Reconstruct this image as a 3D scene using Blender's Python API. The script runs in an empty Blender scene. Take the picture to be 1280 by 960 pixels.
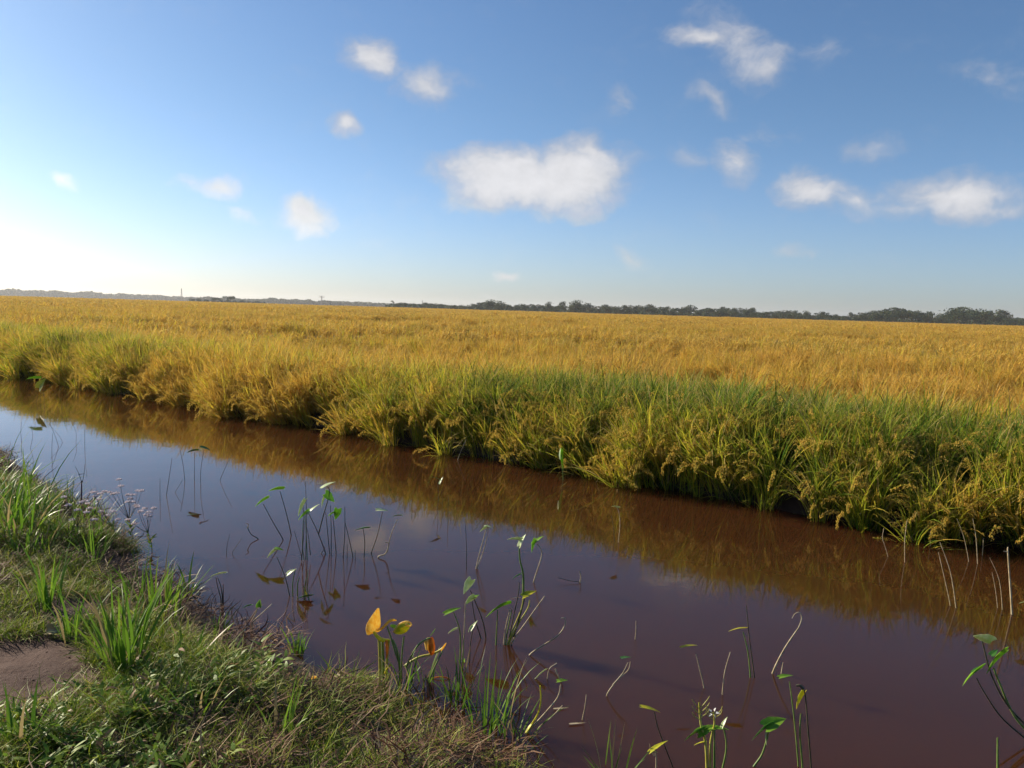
import bpy, math, random
import numpy as np
from mathutils import Vector, Matrix

R = math.radians
random.seed(7)
rng = np.random.default_rng(11)
sc = bpy.context.scene
C = sc.collection

# ------------------------------------------------------------------ camera
CAM = Vector((0, 0, 1.9)); FPX = 1004.0; PITCH = R(5.22); ROLL = R(1.70)
fw = Vector((0, math.cos(PITCH), -math.sin(PITCH)))
r0 = Vector((1, 0, 0)); u0 = r0.cross(fw)
rt = r0 * math.cos(ROLL) + u0 * math.sin(ROLL)
up = u0 * math.cos(ROLL) - r0 * math.sin(ROLL)
cam = bpy.data.cameras.new('camera'); camo = bpy.data.objects.new('camera', cam); C.objects.link(camo)
M = Matrix((rt, up, -fw)).transposed().to_4x4(); M.translation = CAM
camo.matrix_world = M
cam.sensor_fit = 'HORIZONTAL'; cam.sensor_width = 36; cam.lens = 36 * FPX / 1280
cam.clip_start = 0.05; cam.clip_end = 12000
sc.camera = camo

def ray(px, py):
    return fw * FPX + rt * (px - 640) - up * (py - 480)
def at(px, py, z=0.0):                      # where the ray of a photo point meets height z
    d = ray(px, py)
    return CAM + d * ((CAM.z - z) / -d.z)
def at_depth(px, py, Y):                    # where it meets the upright plane y = Y
    d = ray(px, py)
    return CAM + d * (Y / d.y)

# ------------------------------------------------------------------ node helper
class NT:
    def __init__(s, tree): s.t = tree; tree.nodes.clear()
    def n(s, typ, ins=None, out=0, **kw):
        nd = s.t.nodes.new(typ)
        for k, v in kw.items(): setattr(nd, k, v)
        for k, v in (ins or {}).items():
            sk = nd.inputs[k]
            if isinstance(v, bpy.types.NodeSocket): s.t.links.new(v, sk)
            else:
                if sk.type == 'RGBA' and len(v) == 3: v = (*v, 1)
                sk.default_value = v
        return nd.outputs[out]
    def m(s, op, a, b=0.0, c=0.0, clamp=False):
        return s.n('ShaderNodeMath', {0: a, 1: b, 2: c}, operation=op, use_clamp=clamp)
    def v(s, op, a, b=(0, 0, 0)):
        o = 1 if op in ('DOT_PRODUCT', 'LENGTH', 'DISTANCE') else 0
        return s.n('ShaderNodeVectorMath', {0: a, 1: b}, out=o, operation=op)
    def scale(s, a, f):
        nd = s.t.nodes.new('ShaderNodeVectorMath'); nd.operation = 'SCALE'
        s.t.links.new(a, nd.inputs[0])
        if isinstance(f, bpy.types.NodeSocket): s.t.links.new(f, nd.inputs['Scale'])
        else: nd.inputs['Scale'].default_value = f
        return nd.outputs[0]
    def mix(s, f, a, b, typ='MIX'):
        nd = s.t.nodes.new('ShaderNodeMix'); nd.data_type = 'RGBA'; nd.blend_type = typ
        for k, v in ((0, f), (6, a), (7, b)):
            if isinstance(v, bpy.types.NodeSocket): s.t.links.new(v, nd.inputs[k])
            else: nd.inputs[k].default_value = (*v, 1) if isinstance(v, tuple) and len(v) == 3 else v
        return nd.outputs[2]
    def ss(s, x, lo, hi):                   # smoothstep
        return s.n('ShaderNodeMapRange', {0: x, 1: lo, 2: hi, 3: 0.0, 4: 1.0}, interpolation_type='SMOOTHSTEP')
    def lin(s, x, lo, hi, a=0.0, b=1.0):
        return s.n('ShaderNodeMapRange', {0: x, 1: lo, 2: hi, 3: a, 4: b})
    def noise(s, vec, scale, det=3, rough=.55, out=0):
        return s.n('ShaderNodeTexNoise', {'Vector': vec, 'Scale': scale, 'Detail': det, 'Roughness': rough}, out=out)
    def link(s, a, b): s.t.links.new(a, b)

# ------------------------------------------------------------------ world, sun, exposure
SUN_AZ, SUN_EL = R(-61), R(22)              # azimuth from the view axis, left is negative
sund = Vector((math.sin(SUN_AZ) * math.cos(SUN_EL), math.cos(SUN_AZ) * math.cos(SUN_EL), math.sin(SUN_EL)))
w = bpy.data.worlds.new('World'); sc.world = w; w.use_nodes = True
g = NT(w.node_tree)
sky = g.n('ShaderNodeTexSky', sky_type='NISHITA', sun_disc=False, sun_elevation=SUN_EL, sun_rotation=SUN_AZ,
          altitude=0.0, air_density=1.0, dust_density=0.75, ozone_density=2.2)
gen = g.n('ShaderNodeTexCoord', out=0)
warp = g.v('SUBTRACT', g.noise(gen, 9.0, 4, .6, out=1), (.5, .5, .5))
dirw = g.v('ADD', gen, g.scale(warp, 0.06))
fp = g.v('MULTIPLY', dirw, (1, 1, 1.5))
fine = g.m('ADD', g.m('MULTIPLY', g.noise(fp, 24.0, 7, .60), .7), g.m('MULTIPLY', g.noise(fp, 8.5, 3, .5), .3))
fine2 = g.noise(g.v('ADD', fp, (-.009, 0.0, .011)), 24.0, 6, .6)
# every cloud: centre in the photo, half width, half height in pixels, tilt in degrees, density
clouds = [(464, 72, 42, 25, -24, .85), (536, 101, 56, 22, -4, .66), (426, 159, 22, 15, 0, .85), (262, 228, 28, 14, -14, .7), (232, 216, 26, 9, 0, .42),
          (376, 271, 34, 21, -8, 1.05), (90, 231, 17, 9, -25, .62), (298, 262, 26, 10, -20, .35),
          (648, 222, 88, 36, -4, 1.3), (712, 224, 78, 38, 4, 1.3), (620, 236, 60, 28, 0, 1.0), (750, 196, 44, 20, -20, .85), (635, 341, 16, 8, 0, .7),
          (926, 66, 66, 30, -34, .66), (880, 54, 50, 16, -12, .7), (966, 88, 26, 30, -30, .58), (776, 124, 17, 22, -40, .46), (1025, 68, 50, 18, -20, .3),
          (895, 130, 36, 12, -25, .38), (972, 160, 46, 13, 0, .42), (858, 198, 26, 18, -25, .44), (916, 202, 34, 24, -25, .7),
          (1022, 240, 56, 27, -18, .82), (1072, 256, 40, 20, 0, .72), (1192, 248, 74, 30, -2, .85), (1130, 262, 60, 18, -3, .62), (1240, 262, 50, 16, 0, .6),
          (1086, 186, 34, 19, 8, .52), (1240, 96, 54, 24, -8, .42), (790, 320, 24, 13, -25, .46), (980, 321, 36, 11, 0, .4), (604, 368, 12, 7, 0, .4), (1155, 327, 18, 8, 0, .25)]
env = None
for cx, cy, a, b, tl, dn in clouds:
    d = ray(cx, cy).normalized()
    e1 = (rt * math.cos(R(tl)) + up * math.sin(R(tl))); e1 = (e1 - d * e1.dot(d)).normalized(); e2 = d.cross(e1)
    Lp = ray(cx, cy).length
    rel = g.v('SUBTRACT', dirw, tuple(d))
    x = g.m('MULTIPLY', g.v('DOT_PRODUCT', rel, tuple(e1)), Lp / (a * 1.5)); y = g.m('MULTIPLY', g.v('DOT_PRODUCT', rel, tuple(e2)), Lp / (b * 1.5))
    front = g.m('GREATER_THAN', g.v('DOT_PRODUCT', gen, tuple(d)), 0.5)
    r2 = g.m('ADD', g.m('MULTIPLY', x, x), g.m('MULTIPLY', y, y))
    e = g.m('MULTIPLY', g.m('MULTIPLY', g.m('SUBTRACT', 1.0, g.m('SQRT', r2), clamp=True), dn * 1.3), front)
    env = e if env is None else g.m('SMOOTH_MAX', env, e, .12)
cloud_shade = g.m('ADD', 1.0, g.m('MULTIPLY', g.m('SUBTRACT', g.noise(fp, 24.0, 6, .6), fine2), .3))  # self-shading of the clouds on their sunward side, put into the sky colour
dens = g.m('MULTIPLY', g.ss(g.m('ADD', env, g.m('MULTIPLY', g.m('SUBTRACT', fine, .5), 1.7)), 0.10, 0.95), g.ss(env, .02, .2))
thick = g.ss(g.m('ADD', env, g.m('MULTIPLY', g.m('SUBTRACT', fine, .5), .9)), .25, 1.25)
elev = g.n('ShaderNodeSeparateXYZ', {0: gen}, out=2)
tint = g.mix(g.ss(elev, 0.0, .26), (.82, .96, 1.34), (.74, .89, 1.07))
skyc = g.n('ShaderNodeHueSaturation', {'Hue': .5, 'Saturation': 1.02, 'Value': 1.0, 'Fac': 1.0, 'Color': g.mix(1.0, sky, tint, 'MULTIPLY')})
bw = g.n('ShaderNodeRGBToBW', {0: skyc}); grey = g.n('ShaderNodeCombineColor', {0: bw, 1: bw, 2: bw})
ccol = g.mix(1.0, g.mix(thick, (3.0, 3.3, 4.0), (5.9, 5.8, 5.9)), grey, 'LIGHTEN')
ccol = g.mix(1.0, ccol, g.mix(.22, (0.0, 0.0, 0.0), grey), 'ADD')
ccol = g.scale(ccol, cloud_shade)
col = g.mix(g.m('MULTIPLY', dens, .92), skyc, ccol)
bg = g.n('ShaderNodeBackground', {'Color': col, 'Strength': 0.067})
g.link(bg, g.t.nodes.new('ShaderNodeOutputWorld').inputs[0])
w.cycles.sampling_method = 'MANUAL'; w.cycles.sample_map_resolution = 1024

sun = bpy.data.lights.new('sun', 'SUN'); sun.energy = 5.0; sun.angle = R(.55); sun.color = (1, .87, .68)
suno = bpy.data.objects.new('sun', sun); C.objects.link(suno); suno.rotation_euler = (-sund).to_track_quat('-Z', 'Y').to_euler()
sc.view_settings.view_transform = 'Standard'; sc.view_settings.look = 'None'
sc.view_settings.exposure = 0.84; sc.view_settings.gamma = 1
sc.render.engine = 'CYCLES'
sc.cycles.use_denoising = True; sc.cycles.denoiser = 'OPENIMAGEDENOISE'
sc.cycles.max_bounces = 7; sc.cycles.diffuse_bounces = 3; sc.cycles.glossy_bounces = 3; sc.cycles.transmission_bounces = 4
sc.cycles.volume_bounces = 1; sc.cycles.use_adaptive_sampling = True; sc.cycles.adaptive_threshold = .015
sc.cycles.sample_clamp_indirect = 4; sc.cycles.caustics_reflective = False; sc.cycles.caustics_refractive = False

# ------------------------------------------------------------------ object helpers
def tag(o, label=None, cat=None, group=None, kind=None):
    if label: o['label'] = label
    if cat: o['category'] = cat
    if group: o['group'] = group
    if kind: o['kind'] = kind
    return o
def mesh_np(name, verts, faces, attrs=None, smooth=False):
    me = bpy.data.meshes.new(name)
    verts = np.asarray(verts, dtype=np.float32); faces = np.asarray(faces, dtype=np.int32)
    k = faces.shape[1]
    me.vertices.add(len(verts)); me.vertices.foreach_set('co', verts.ravel())
    me.loops.add(faces.size); me.loops.foreach_set('vertex_index', faces.ravel())
    me.polygons.add(len(faces)); me.polygons.foreach_set('loop_start', np.arange(0, faces.size, k, dtype=np.int32))
    me.polygons.foreach_set('loop_total', np.full(len(faces), k, dtype=np.int32))
    for an, av in (attrs or {}).items():
        at_ = me.attributes.new(an, 'FLOAT', 'POINT'); at_.data.foreach_set('value', np.asarray(av, dtype=np.float32))
    me.update(calc_edges=True)
    if smooth: me.polygons.foreach_set('use_smooth', np.ones(len(faces), dtype=bool))
    return me
def obj(name, me, mat=None, parent=None, link=True):
    o = bpy.data.objects.new(name, me)
    if mat: me.materials.append(mat)
    if link: C.objects.link(o)
    if parent: o.parent = parent; o.matrix_parent_inverse = Matrix.Translation(-Vector(parent.location))
    return o
def empty(name, loc):
    o = bpy.data.objects.new(name, None); C.objects.link(o); o.location = loc; o.empty_display_size = .1
    return o
class Geo:                                    # gathers quads with per-vertex rnd / along / kind values
    def __init__(s): s.v = []; s.f = []; s.r = []; s.a = []; s.k = []; s.n = 0
    def add(s, v, f, r, a, k=0.0):
        v = np.asarray(v, float); s.v.append(v); s.f.append(np.asarray(f) + s.n); s.n += len(v)
        s.r.append(np.broadcast_to(r, len(v)).copy()); s.a.append(np.broadcast_to(a, len(v)).copy()); s.k.append(np.broadcast_to(float(k), len(v)).copy())
    def mesh(s, name, smooth=True):
        return mesh_np(name, np.concatenate(s.v), np.concatenate(s.f),
                       {'rnd': np.concatenate(s.r), 'along': np.concatenate(s.a), 'kindv': np.concatenate(s.k)}, smooth)

def blades(G, base, az, L, W, th0, droop, segs=5, power=1.6, twist=.6, k=0.0, fold=0.0, wig=0.0):
    n = len(L); base = np.asarray(base, float)
    h = np.stack([np.cos(az), np.sin(az), np.zeros(n)], 1)
    tw = rng.uniform(-twist, twist, n)
    sd = np.stack([-np.sin(az), np.cos(az), np.zeros(n)], 1)
    p = base.copy(); pts = [p.copy()]; dirs = []
    for i in range(segs):
        u = (i + .5) / segs
        th = th0 + droop * u ** power
        d = h * np.sin(th)[:, None] + np.array([0, 0, 1.0]) * np.cos(th)[:, None] + sd * (wig * np.sin(u * 5 + tw * 9))[:, None]
        dirs.append(d); p = p + d * (L / segs)[:, None]; pts.append(p.copy())
    dirs.append(dirs[-1])
    V = []; A = []
    for i in range(segs + 1):
        u = i / segs
        wd = W * (0.55 + .45 * math.sin(min(1, u * 2.2) * math.pi / 2)) * max(.04, (1 - u ** 2.2))
        nrm = np.cross(sd, dirs[i]); ang = tw * (0.4 + u)
        side = sd * np.cos(ang)[:, None] + nrm * np.sin(ang)[:, None]
        V += [pts[i] - side * wd[:, None] / 2, pts[i] + side * wd[:, None] / 2]; A += [u, u]
    V = np.stack(V, 1)                        # n, 2(segs+1), 3
    m = 2 * (segs + 1)
    f = []
    for i in range(segs): f.append([2 * i, 2 * i + 1, 2 * i + 3, 2 * i + 2])
    F = (np.arange(n)[:, None, None] * m + np.array(f)[None]).reshape(-1, 4)
    rn = rng.random(n)
    G.add(V.reshape(-1, 3), F, np.repeat(rn, m), np.tile(np.array(A), n), k)

def grains(G, pos, axis, size, k=1.0):        # slim four-sided husks
    n = len(pos); axis = axis / np.linalg.norm(axis, axis=1)[:, None]
    t1 = np.cross(axis, rng.normal(size=(n, 3))); t1 /= np.linalg.norm(t1, axis=1)[:, None]; t2 = np.cross(axis, t1)
    s = size[:, None]
    V = np.stack([pos - axis * s, pos + t1 * s * .4, pos + axis * s, pos - t1 * s * .4, pos + t2 * s * .4, pos - t2 * s * .4], 1)
    F = (np.arange(n)[:, None, None] * 6 + np.array([[0, 1, 2, 3], [0, 4, 2, 5]])[None]).reshape(-1, 4)
    G.add(V.reshape(-1, 3), F, np.repeat(rng.random(n), 6), .5, k)

def panicles(G, base, az, culm, th0, arc, plen, ngr):
    for i in range(len(culm)):
        h = np.array([math.cos(az[i]), math.sin(az[i]), 0]); p = np.array(base[i], float); th = th0[i]
        path = [p.copy()]
        for q in range(4): p = p + (h * math.sin(th) + np.array([0, 0, math.cos(th)])) * culm[i] / 4; path.append(p.copy())
        head = []
        for q in range(7):
            th += arc[i] / 7; p = p + (h * math.sin(th) + np.array([0, 0, math.cos(th)])) * plen[i] / 7; path.append(p.copy()); head.append((p.copy(), th))
        path = np.array(path); sd = np.array([-h[1], h[0], 0]) * .0022
        V = np.stack([path - sd, path + sd], 1).reshape(-1, 3)
        F = [[2 * q, 2 * q + 1, 2 * q + 3, 2 * q + 2] for q in range(len(path) - 1)]
        G.add(V, F, rng.random(), .4, .5)
        P = []; A = []
        for (hp, t_) in head:
            for _ in range(ngr):
                j = rng.normal(size=3) * .009; j[2] -= abs(rng.normal()) * .018
                P.append(hp + j); A.append(h * math.sin(t_) * .8 + np.array([0, 0, -.9]) + rng.normal(size=3) * .35)
        grains(G, np.array(P), np.array(A), rng.uniform(.009, .014, len(P)))

def tube(pts, rad, n=6):
    pts = [Vector(p) for p in pts]; V = []; F = []
    rad = rad if isinstance(rad, (list, tuple)) else [rad * (1 - .5 * i / max(1, len(pts) - 1)) for i in range(len(pts))]
    ref = Vector((.3, 1, .2))
    for i, p in enumerate(pts):
        d = (pts[min(i + 1, len(pts) - 1)] - pts[max(i - 1, 0)]).normalized()
        a = d.cross(ref).normalized(); b = d.cross(a)
        for q in range(n):
            an = 2 * math.pi * q / n; V.append(p + (a * math.cos(an) + b * math.sin(an)) * rad[i])
    for i in range(len(pts) - 1):
        for q in range(n): F.append((i * n + q, i * n + (q + 1) % n, (i + 1) * n + (q + 1) % n, (i + 1) * n + q))
    return V, F
def smooth_path(pts, sub=4):                   # catmull-rom
    P = [Vector(p) for p in pts]
    if len(P) < 3: return [P[0].lerp(P[-1], i / sub) for i in range(sub + 1)]
    out = []
    for i in range(len(P) - 1):
        a, b, c, d = P[max(i - 1, 0)], P[i], P[i + 1], P[min(i + 2, len(P) - 1)]
        for q in range(sub):
            t = q / sub
            out.append(.5 * ((2 * b) + (c - a) * t + (2 * a - 5 * b + 4 * c - d) * t * t + (3 * b - a - 3 * c + d) * t ** 3))
    out.append(P[-1]); return out

# ------------------------------------------------------------------ materials
def material(name):
    m = bpy.data.materials.new(name); m.use_nodes = True
    return m, NT(m.node_tree)
def finish(g, sh, disp=None):
    o = g.t.nodes.new('ShaderNodeOutputMaterial'); g.link(sh, o.inputs[0])
def leafy(g, col, trans=.35, rough=.5, tcol=None, spec=.22):
    p = g.n('ShaderNodeBsdfPrincipled', {'Base Color': col, 'Roughness': rough, 'Specular IOR Level': spec})
    tb = g.n('ShaderNodeBsdfTranslucent', {'Color': tcol if tcol else col})
    return g.n('ShaderNodeMixShader', {0: trans, 1: p, 2: tb})
def attr(g, n): return g.n('ShaderNodeAttribute', out=2, attribute_name=n)

E = Vector((0.789, -0.615, 0)); Nn = Vector((0.615, 0.789, 0))       # along / across the channel
TF = 7.95
def rice_material():
    m, g = material('rice')
    P = g.n('ShaderNodeNewGeometry', out=0)
    s = g.v('DOT_PRODUCT', P, tuple(E)); t = g.m('SUBTRACT', g.v('DOT_PRODUCT', P, tuple(Nn)), TF)
    nz = g.noise(P, .55, 3); nz2 = g.noise(P, 2.6, 2); big = g.noise(g.v('MULTIPLY', P, (.06, .16, 0)), 1.0, 3)
    rnd = attr(g, 'rnd'); al = attr(g, 'along'); kd = attr(g, 'kindv')
    # green along the bank, strongest at the right
    zone = g.m('ADD', g.m('MULTIPLY', g.ss(s, -8.5, -6.0), .78), g.m('MULTIPLY', g.ss(s, -16.0, -17.5), .34))
    zone = g.m('ADD', zone, .24)
    near = g.ss(g.m('ADD', t, g.m('MULTIPLY', g.m('SUBTRACT', nz, .5), 2.4)), 2.7, 1.2)
    wa = g.ss(g.m('ADD', t, g.m('MULTIPLY', nz2, .7)), .1, 1.2)
    gr = g.m('MULTIPLY', g.m('MULTIPLY', zone, near), g.lin(wa, 0, 1, .58, 1.0))
    mid = g.noise(g.v('MULTIPLY', P, (.22, .6, 0)), 1.0, 4, .65)
    gr = g.m('ADD', gr, g.m('MULTIPLY', g.m('MULTIPLY', g.ss(mid, .42, .68), g.lin(g.ss(t, 30.0, 5.0), 0, 1, .35, 1.0)), .42))
    gr = g.m('ADD', gr, g.m('MULTIPLY', g.m('SUBTRACT', rnd, .5), .85)); gr = g.m('ADD', gr, g.m('MULTIPLY', g.m('SUBTRACT', nz2, .5), .9)); gr = g.m('ADD', gr, g.m('MULTIPLY', g.m('SUBTRACT', nz, .5), .7))
    gr = g.m('ADD', gr, g.m('MULTIPLY', g.m('SUBTRACT', big, .5), .5), clamp=True)
    leaf = g.n('ShaderNodeValToRGB', {0: gr}); cr = g.t.nodes[-1].color_ramp
    cr.elements[0].position = 0.0; cr.elements[0].color = (.60, .33, .055, 1)
    cr.elements[1].position = 1.0; cr.elements[1].color = (.055, .150, .008, 1)
    for ps, c in ((.2, (.60, .38, .05)), (.42, (.55, .50, .035)), (.70, (.21, .29, .012))):
        e = cr.elements.new(ps); e.color = (*c, 1)
    brown = g.m('MULTIPLY', g.ss(g.noise(g.v('MULTIPLY', P, (.35, .95, 0)), 1.0, 5, .7), .50, .66), g.ss(t, .8, 3.0))
    leaf = g.mix(g.m('MULTIPLY', brown, .75), leaf, (.27, .125, .03))
    streak = g.m('MULTIPLY', g.ss(g.noise(g.v('MULTIPLY', P, (.035, .24, 0)), 1.0, 5, .65), .50, .62), g.ss(t, 4.0, 12.0))
    leaf = g.mix(g.m('MULTIPLY', streak, .55), leaf, (.27, .20, .04))
    dry = g.m('MULTIPLY', g.m('GREATER_THAN', rnd, .86), .7)
    leaf = g.mix(dry, leaf, (.50, .34, .15))
    tip = g.m('MULTIPLY', g.ss(al, .72, 1.0), .45); leaf = g.mix(tip, leaf, (.56, .40, .13))
    grain = g.mix(rnd, (.66, .42, .07), (.80, .60, .15))
    grain = g.mix(g.m('MULTIPLY', gr, .35), grain, (.30, .28, .07))
    col = g.mix(g.ss(kd, .6, .9), leaf, grain)
    finish(g, leafy(g, col, .42, .8, g.mix(.2, col, (.60, .50, .08)))); return m
RICE = rice_material()

def grass_material(name, stops, dryc=(.30, .22, .11), dryf=.8, trans=.35, rough=.42):
    m, g = material(name)
    P = g.n('ShaderNodeNewGeometry', out=0); rnd = attr(g, 'rnd'); al = attr(g, 'along')
    nz = g.noise(P, 2.0, 3)
    f = g.m('ADD', g.m('MULTIPLY', rnd, .7), g.m('MULTIPLY', g.m('SUBTRACT', nz, .35), .9), clamp=True)
    c = g.n('ShaderNodeValToRGB', {0: f}); cr = g.t.nodes[-1].color_ramp
    cr.elements[0].color = (*stops[0], 1); cr.elements[1].color = (*stops[-1], 1)
    for i, s_ in enumerate(stops[1:-1]):
        e = cr.elements.new((i + 1) / (len(stops) - 1)); e.color = (*s_, 1)
    r2 = g.m('FRACT', g.m('MULTIPLY', rnd, 7.31))
    c = g.mix(g.m('MULTIPLY', g.m('GREATER_THAN', r2, dryf), .9), c, dryc)
    finish(g, leafy(g, c, trans, rough)); return m
TURF = grass_material('turf', [(.07, .12, .010), (.16, .24, .018), (.28, .34, .03), (.42, .36, .08)], dryf=.74, rough=.6)
LUSH = grass_material('lush_grass', [(.06, .14, .012), (.11, .22, .02), (.22, .32, .03)], dryf=.88, trans=.42)
DEAD = grass_material('dead_grass', [(.06, .026, .016), (.12, .055, .03), (.22, .12, .06)], dryc=(.34, .24, .14), dryf=.85, trans=.15, rough=.7)
HERB = grass_material('creeping_weed', [(.08, .15, .018), (.15, .25, .03), (.28, .34, .06)], dryc=(.36, .2, .12), dryf=.8, rough=.5)

def plain(name, c1, c2, scale=20.0, trans=.0, rough=.6, spec=.35):
    m, g = material(name)
    P = g.n('ShaderNodeTexCoord', out=3)
    c = g.mix(g.ss(g.noise(P, scale, 4), .35, .65), c1, c2)
    sh = leafy(g, c, trans, rough, spec=spec) if trans else g.n('ShaderNodeBsdfPrincipled', {'Base Color': c, 'Roughness': rough, 'Specular IOR Level': spec})
    finish(g, sh); return m
POND_LEAF = plain('pond_leaf', (.22, .42, .035), (.32, .52, .06), 40, .5, .35, .4)
POND_LEAF_DARK = plain('pond_leaf_dark', (.06, .19, .035), (.10, .26, .045), 40, .35, .3, .6)
POND_LEAF_PALE = plain('pond_leaf_pale', (.48, .60, .26), (.62, .68, .42), 40, .3, .25, .8)
LEAF_GOLD = plain('golden_leaf', (.84, .56, .10), (.92, .74, .26), 60, .5, .45)
LEAF_ORANGE = plain('orange_leaf', (.62, .20, .015), (.70, .33, .03), 60, .45, .5)
LEAF_YG = plain('yellow_green_leaf', (.48, .52, .03), (.66, .58, .05), 60, .4, .4)
STEM_G = plain('green_stem', (.09, .17, .03), (.16, .22, .05), 30, 0, .45)
STEM_D = plain('dark_stem', (.035, .035, .02), (.07, .06, .03), 30, 0, .5)
STEM_P = plain('pale_dead_stem', (.30, .23, .12), (.45, .38, .24), 30, 0, .6)
STEM_Y = plain('yellow_stem', (.36, .32, .04), (.42, .40, .08), 30, 0, .45)
STEM_PURPLE = plain('purple_stem', (.045, .012, .035), (.09, .03, .06), 30, 0, .5)
PETAL = plain('pale_petal', (.72, .62, .66), (.85, .80, .82), 90, .3, .6)
WHITE = plain('white_petal', (.78, .78, .74), (.85, .85, .82), 90, .3, .6)
BARK = plain('bark', (.07, .055, .04), (.13, .105, .08), 1.5, 0, .9)
STEEL = plain('grey_mast', (.22, .22, .22), (.3, .3, .3), 2, 0, .6)
def tree_mat():
    m, g = material('tree_foliage')
    P = g.n('ShaderNodeNewGeometry', out=0); rnd = attr(g, 'rnd'); oi = g.n('ShaderNodeObjectInfo', out=5)
    f = g.m('ADD', g.m('MULTIPLY', rnd, .5), g.m('MULTIPLY', oi, .5))
    c = g.mix(f, (.014, .032, .010), (.042, .066, .020)); finish(g, leafy(g, c, .2, .65)); return m
TREE = tree_mat()

# ------------------------------------------------------------------ ground
S_K = [-60, -30, -10.4, -7.5, -5.6, -3.6, -2.2, -1.5, -.6, .6, 10, 60]
T_K = [4.9, 4.3, 3.72, 3.32, 2.92, 2.64, 2.58, 2.45, 2.1, 1.9, 1.8, 1.8]
def wob(x, seed=0.0):
    return np.sin(x * 1.7 + seed) * .5 + np.sin(x * 3.9 + 1.3 + seed * 2) * .28 + np.sin(x * 8.3 + .4 + seed) * .15
def vnoise(x, y, f, seed=0):
    x = np.asarray(x, float) * f + seed * 17.3; y = np.asarray(y, float) * f + seed * 5.1
    xi = np.floor(x).astype(int); yi = np.floor(y).astype(int); fx = x - xi; fy = y - yi
    fx = fx * fx * (3 - 2 * fx); fy = fy * fy * (3 - 2 * fy)
    def h(a, b):
        v = np.sin(a * 127.1 + b * 311.7 + seed * 74.7) * 43758.5453
        return v - np.floor(v)
    return (h(xi, yi) * (1 - fx) + h(xi + 1, yi) * fx) * (1 - fy) + (h(xi, yi + 1) * (1 - fx) + h(xi + 1, yi + 1) * fx) * fy
def t_near(s): return np.interp(s, S_K, T_K) + wob(s, .3) * .09
def t_far(s): return TF + wob(s * .8, 2.0) * .16
BARE = at(5, 845, .24)
def ground_h(s, t):
    s = np.asarray(s, float); t = np.asarray(t, float)
    x = s * E.x + t * Nn.x; y = s * E.y + t * Nn.y
    dn = t_near(s) - t; df = t - t_far(s)
    lump = (vnoise(x, y, 1.6, 1) - .5) * .09 + (vnoise(x, y, 4.5, 2) - .5) * .075 + (vnoise(x, y, 13, 3) - .5) * .03 + (vnoise(x, y, 31, 5) - .5) * .014
    hn = -.03 + .36 * (1 - np.exp(-np.maximum(dn, 0) / .8)) + lump * np.clip(dn / .5, 0.25, 1)
    far_r = np.hypot(x, y)
    hf = -.03 + .27 * (1 - np.exp(-np.maximum(df, 0) / .12)) + .62 * np.clip((far_r - 70) / 230, 0, 1) + (vnoise(x, y, .8, 4) - .5) * .06
    bed = -.6
    z = np.where(dn > 0, hn, np.where(df > 0, hf, np.maximum(bed, np.maximum(dn, df) * 1.5 - .03)))
    bm = np.exp(-((x - BARE.x) / .62) ** 2 - ((y - BARE.y) / .55) ** 2)
    z = np.where(dn > 0, z * (1 - bm) + bm * (.235 + (vnoise(x, y, 9, 33) - .5) * .03 + (vnoise(x, y, 27, 34) - .5) * .02), z)
    return z
def xy(s, t): return s * E.x + t * Nn.x, s * E.y + t * Nn.y
def st(x, y): return x * E.x + y * E.y, x * Nn.x + y * Nn.y
def gz(x, y): s, t = st(x, y); return float(ground_h(s, t))

def axis(segs):
    out = []
    for a, b, n in segs: out += list(np.linspace(a, b, n, endpoint=False))
    return np.array(out + [segs[-1][1]])
sa = axis([(-2300, -300, 12), (-300, -60, 16), (-60, -16, 90), (-16, 4, 420), (4, 20, 60), (20, 300, 20), (300, 2300, 12)])
ta = axis([(-1500, -60, 8), (-60, -3, 20), (-3, 4.6, 170), (4.6, 7.4, 14), (7.4, 9.0, 50), (9, 60, 70), (60, 400, 50), (400, 2300, 20)])
SS, TT = np.meshgrid(sa, ta); ZZ = ground_h(SS, TT); XX, YY = xy(SS, TT)
nr, nc = SS.shape; idx = np.arange(nr * nc).reshape(nr, nc)
F = np.stack([idx[:-1, :-1], idx[:-1, 1:], idx[1:, 1:], idx[1:, :-1]], -1).reshape(-1, 4)
def ground_mat():
    m, g = material('soil')
    P = g.n('ShaderNodeNewGeometry', out=0); t = g.v('DOT_PRODUCT', P, tuple(Nn))
    n1 = g.noise(P, 3.0, 6, .6); n2 = g.noise(P, 60.0, 4, .6); n3 = g.noise(P, .35, 4)
    soil = g.mix(n1, (.034, .012, .007), (.082, .031, .017)); soil = g.mix(g.m('MULTIPLY', g.ss(n2, .5, .75), .55), soil, (.10, .05, .033))
    wet = g.ss(g.n('ShaderNodeSeparateXYZ', {0: P}, out=2), .10, -.01); soil = g.mix(g.m('MULTIPLY', wet, .6), soil, (.035, .018, .012))
    paddy = g.mix(n3, (.30, .17, .04), (.42, .25, .06)); far = g.ss(t, 45, 160)
    soil = g.mix(g.m('MULTIPLY', g.ss(t, 6.5, 7.0), .6), soil, (.022, .013, .009)); c = g.mix(far, soil, paddy)  # far-bank soil painted darker for the black shade under the rice
    b = g.n('ShaderNodeBump', {'Strength': .7, 'Distance': .012, 'Height': g.noise(P, 45.0, 8, .7)})
    finish(g, g.n('ShaderNodeBsdfPrincipled', {'Base Color': c, 'Roughness': g.m('MAXIMUM', g.lin(wet, 0, 1, .92, .5), g.m('MULTIPLY', g.ss(t, 6.5, 7.0), .95)), 'Normal': b})); return m
gm = mesh_np('ground', np.stack([XX, YY, ZZ], -1).reshape(-1, 3), F, smooth=True)
tag(obj('ground', gm, ground_mat()), kind='structure')

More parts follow.
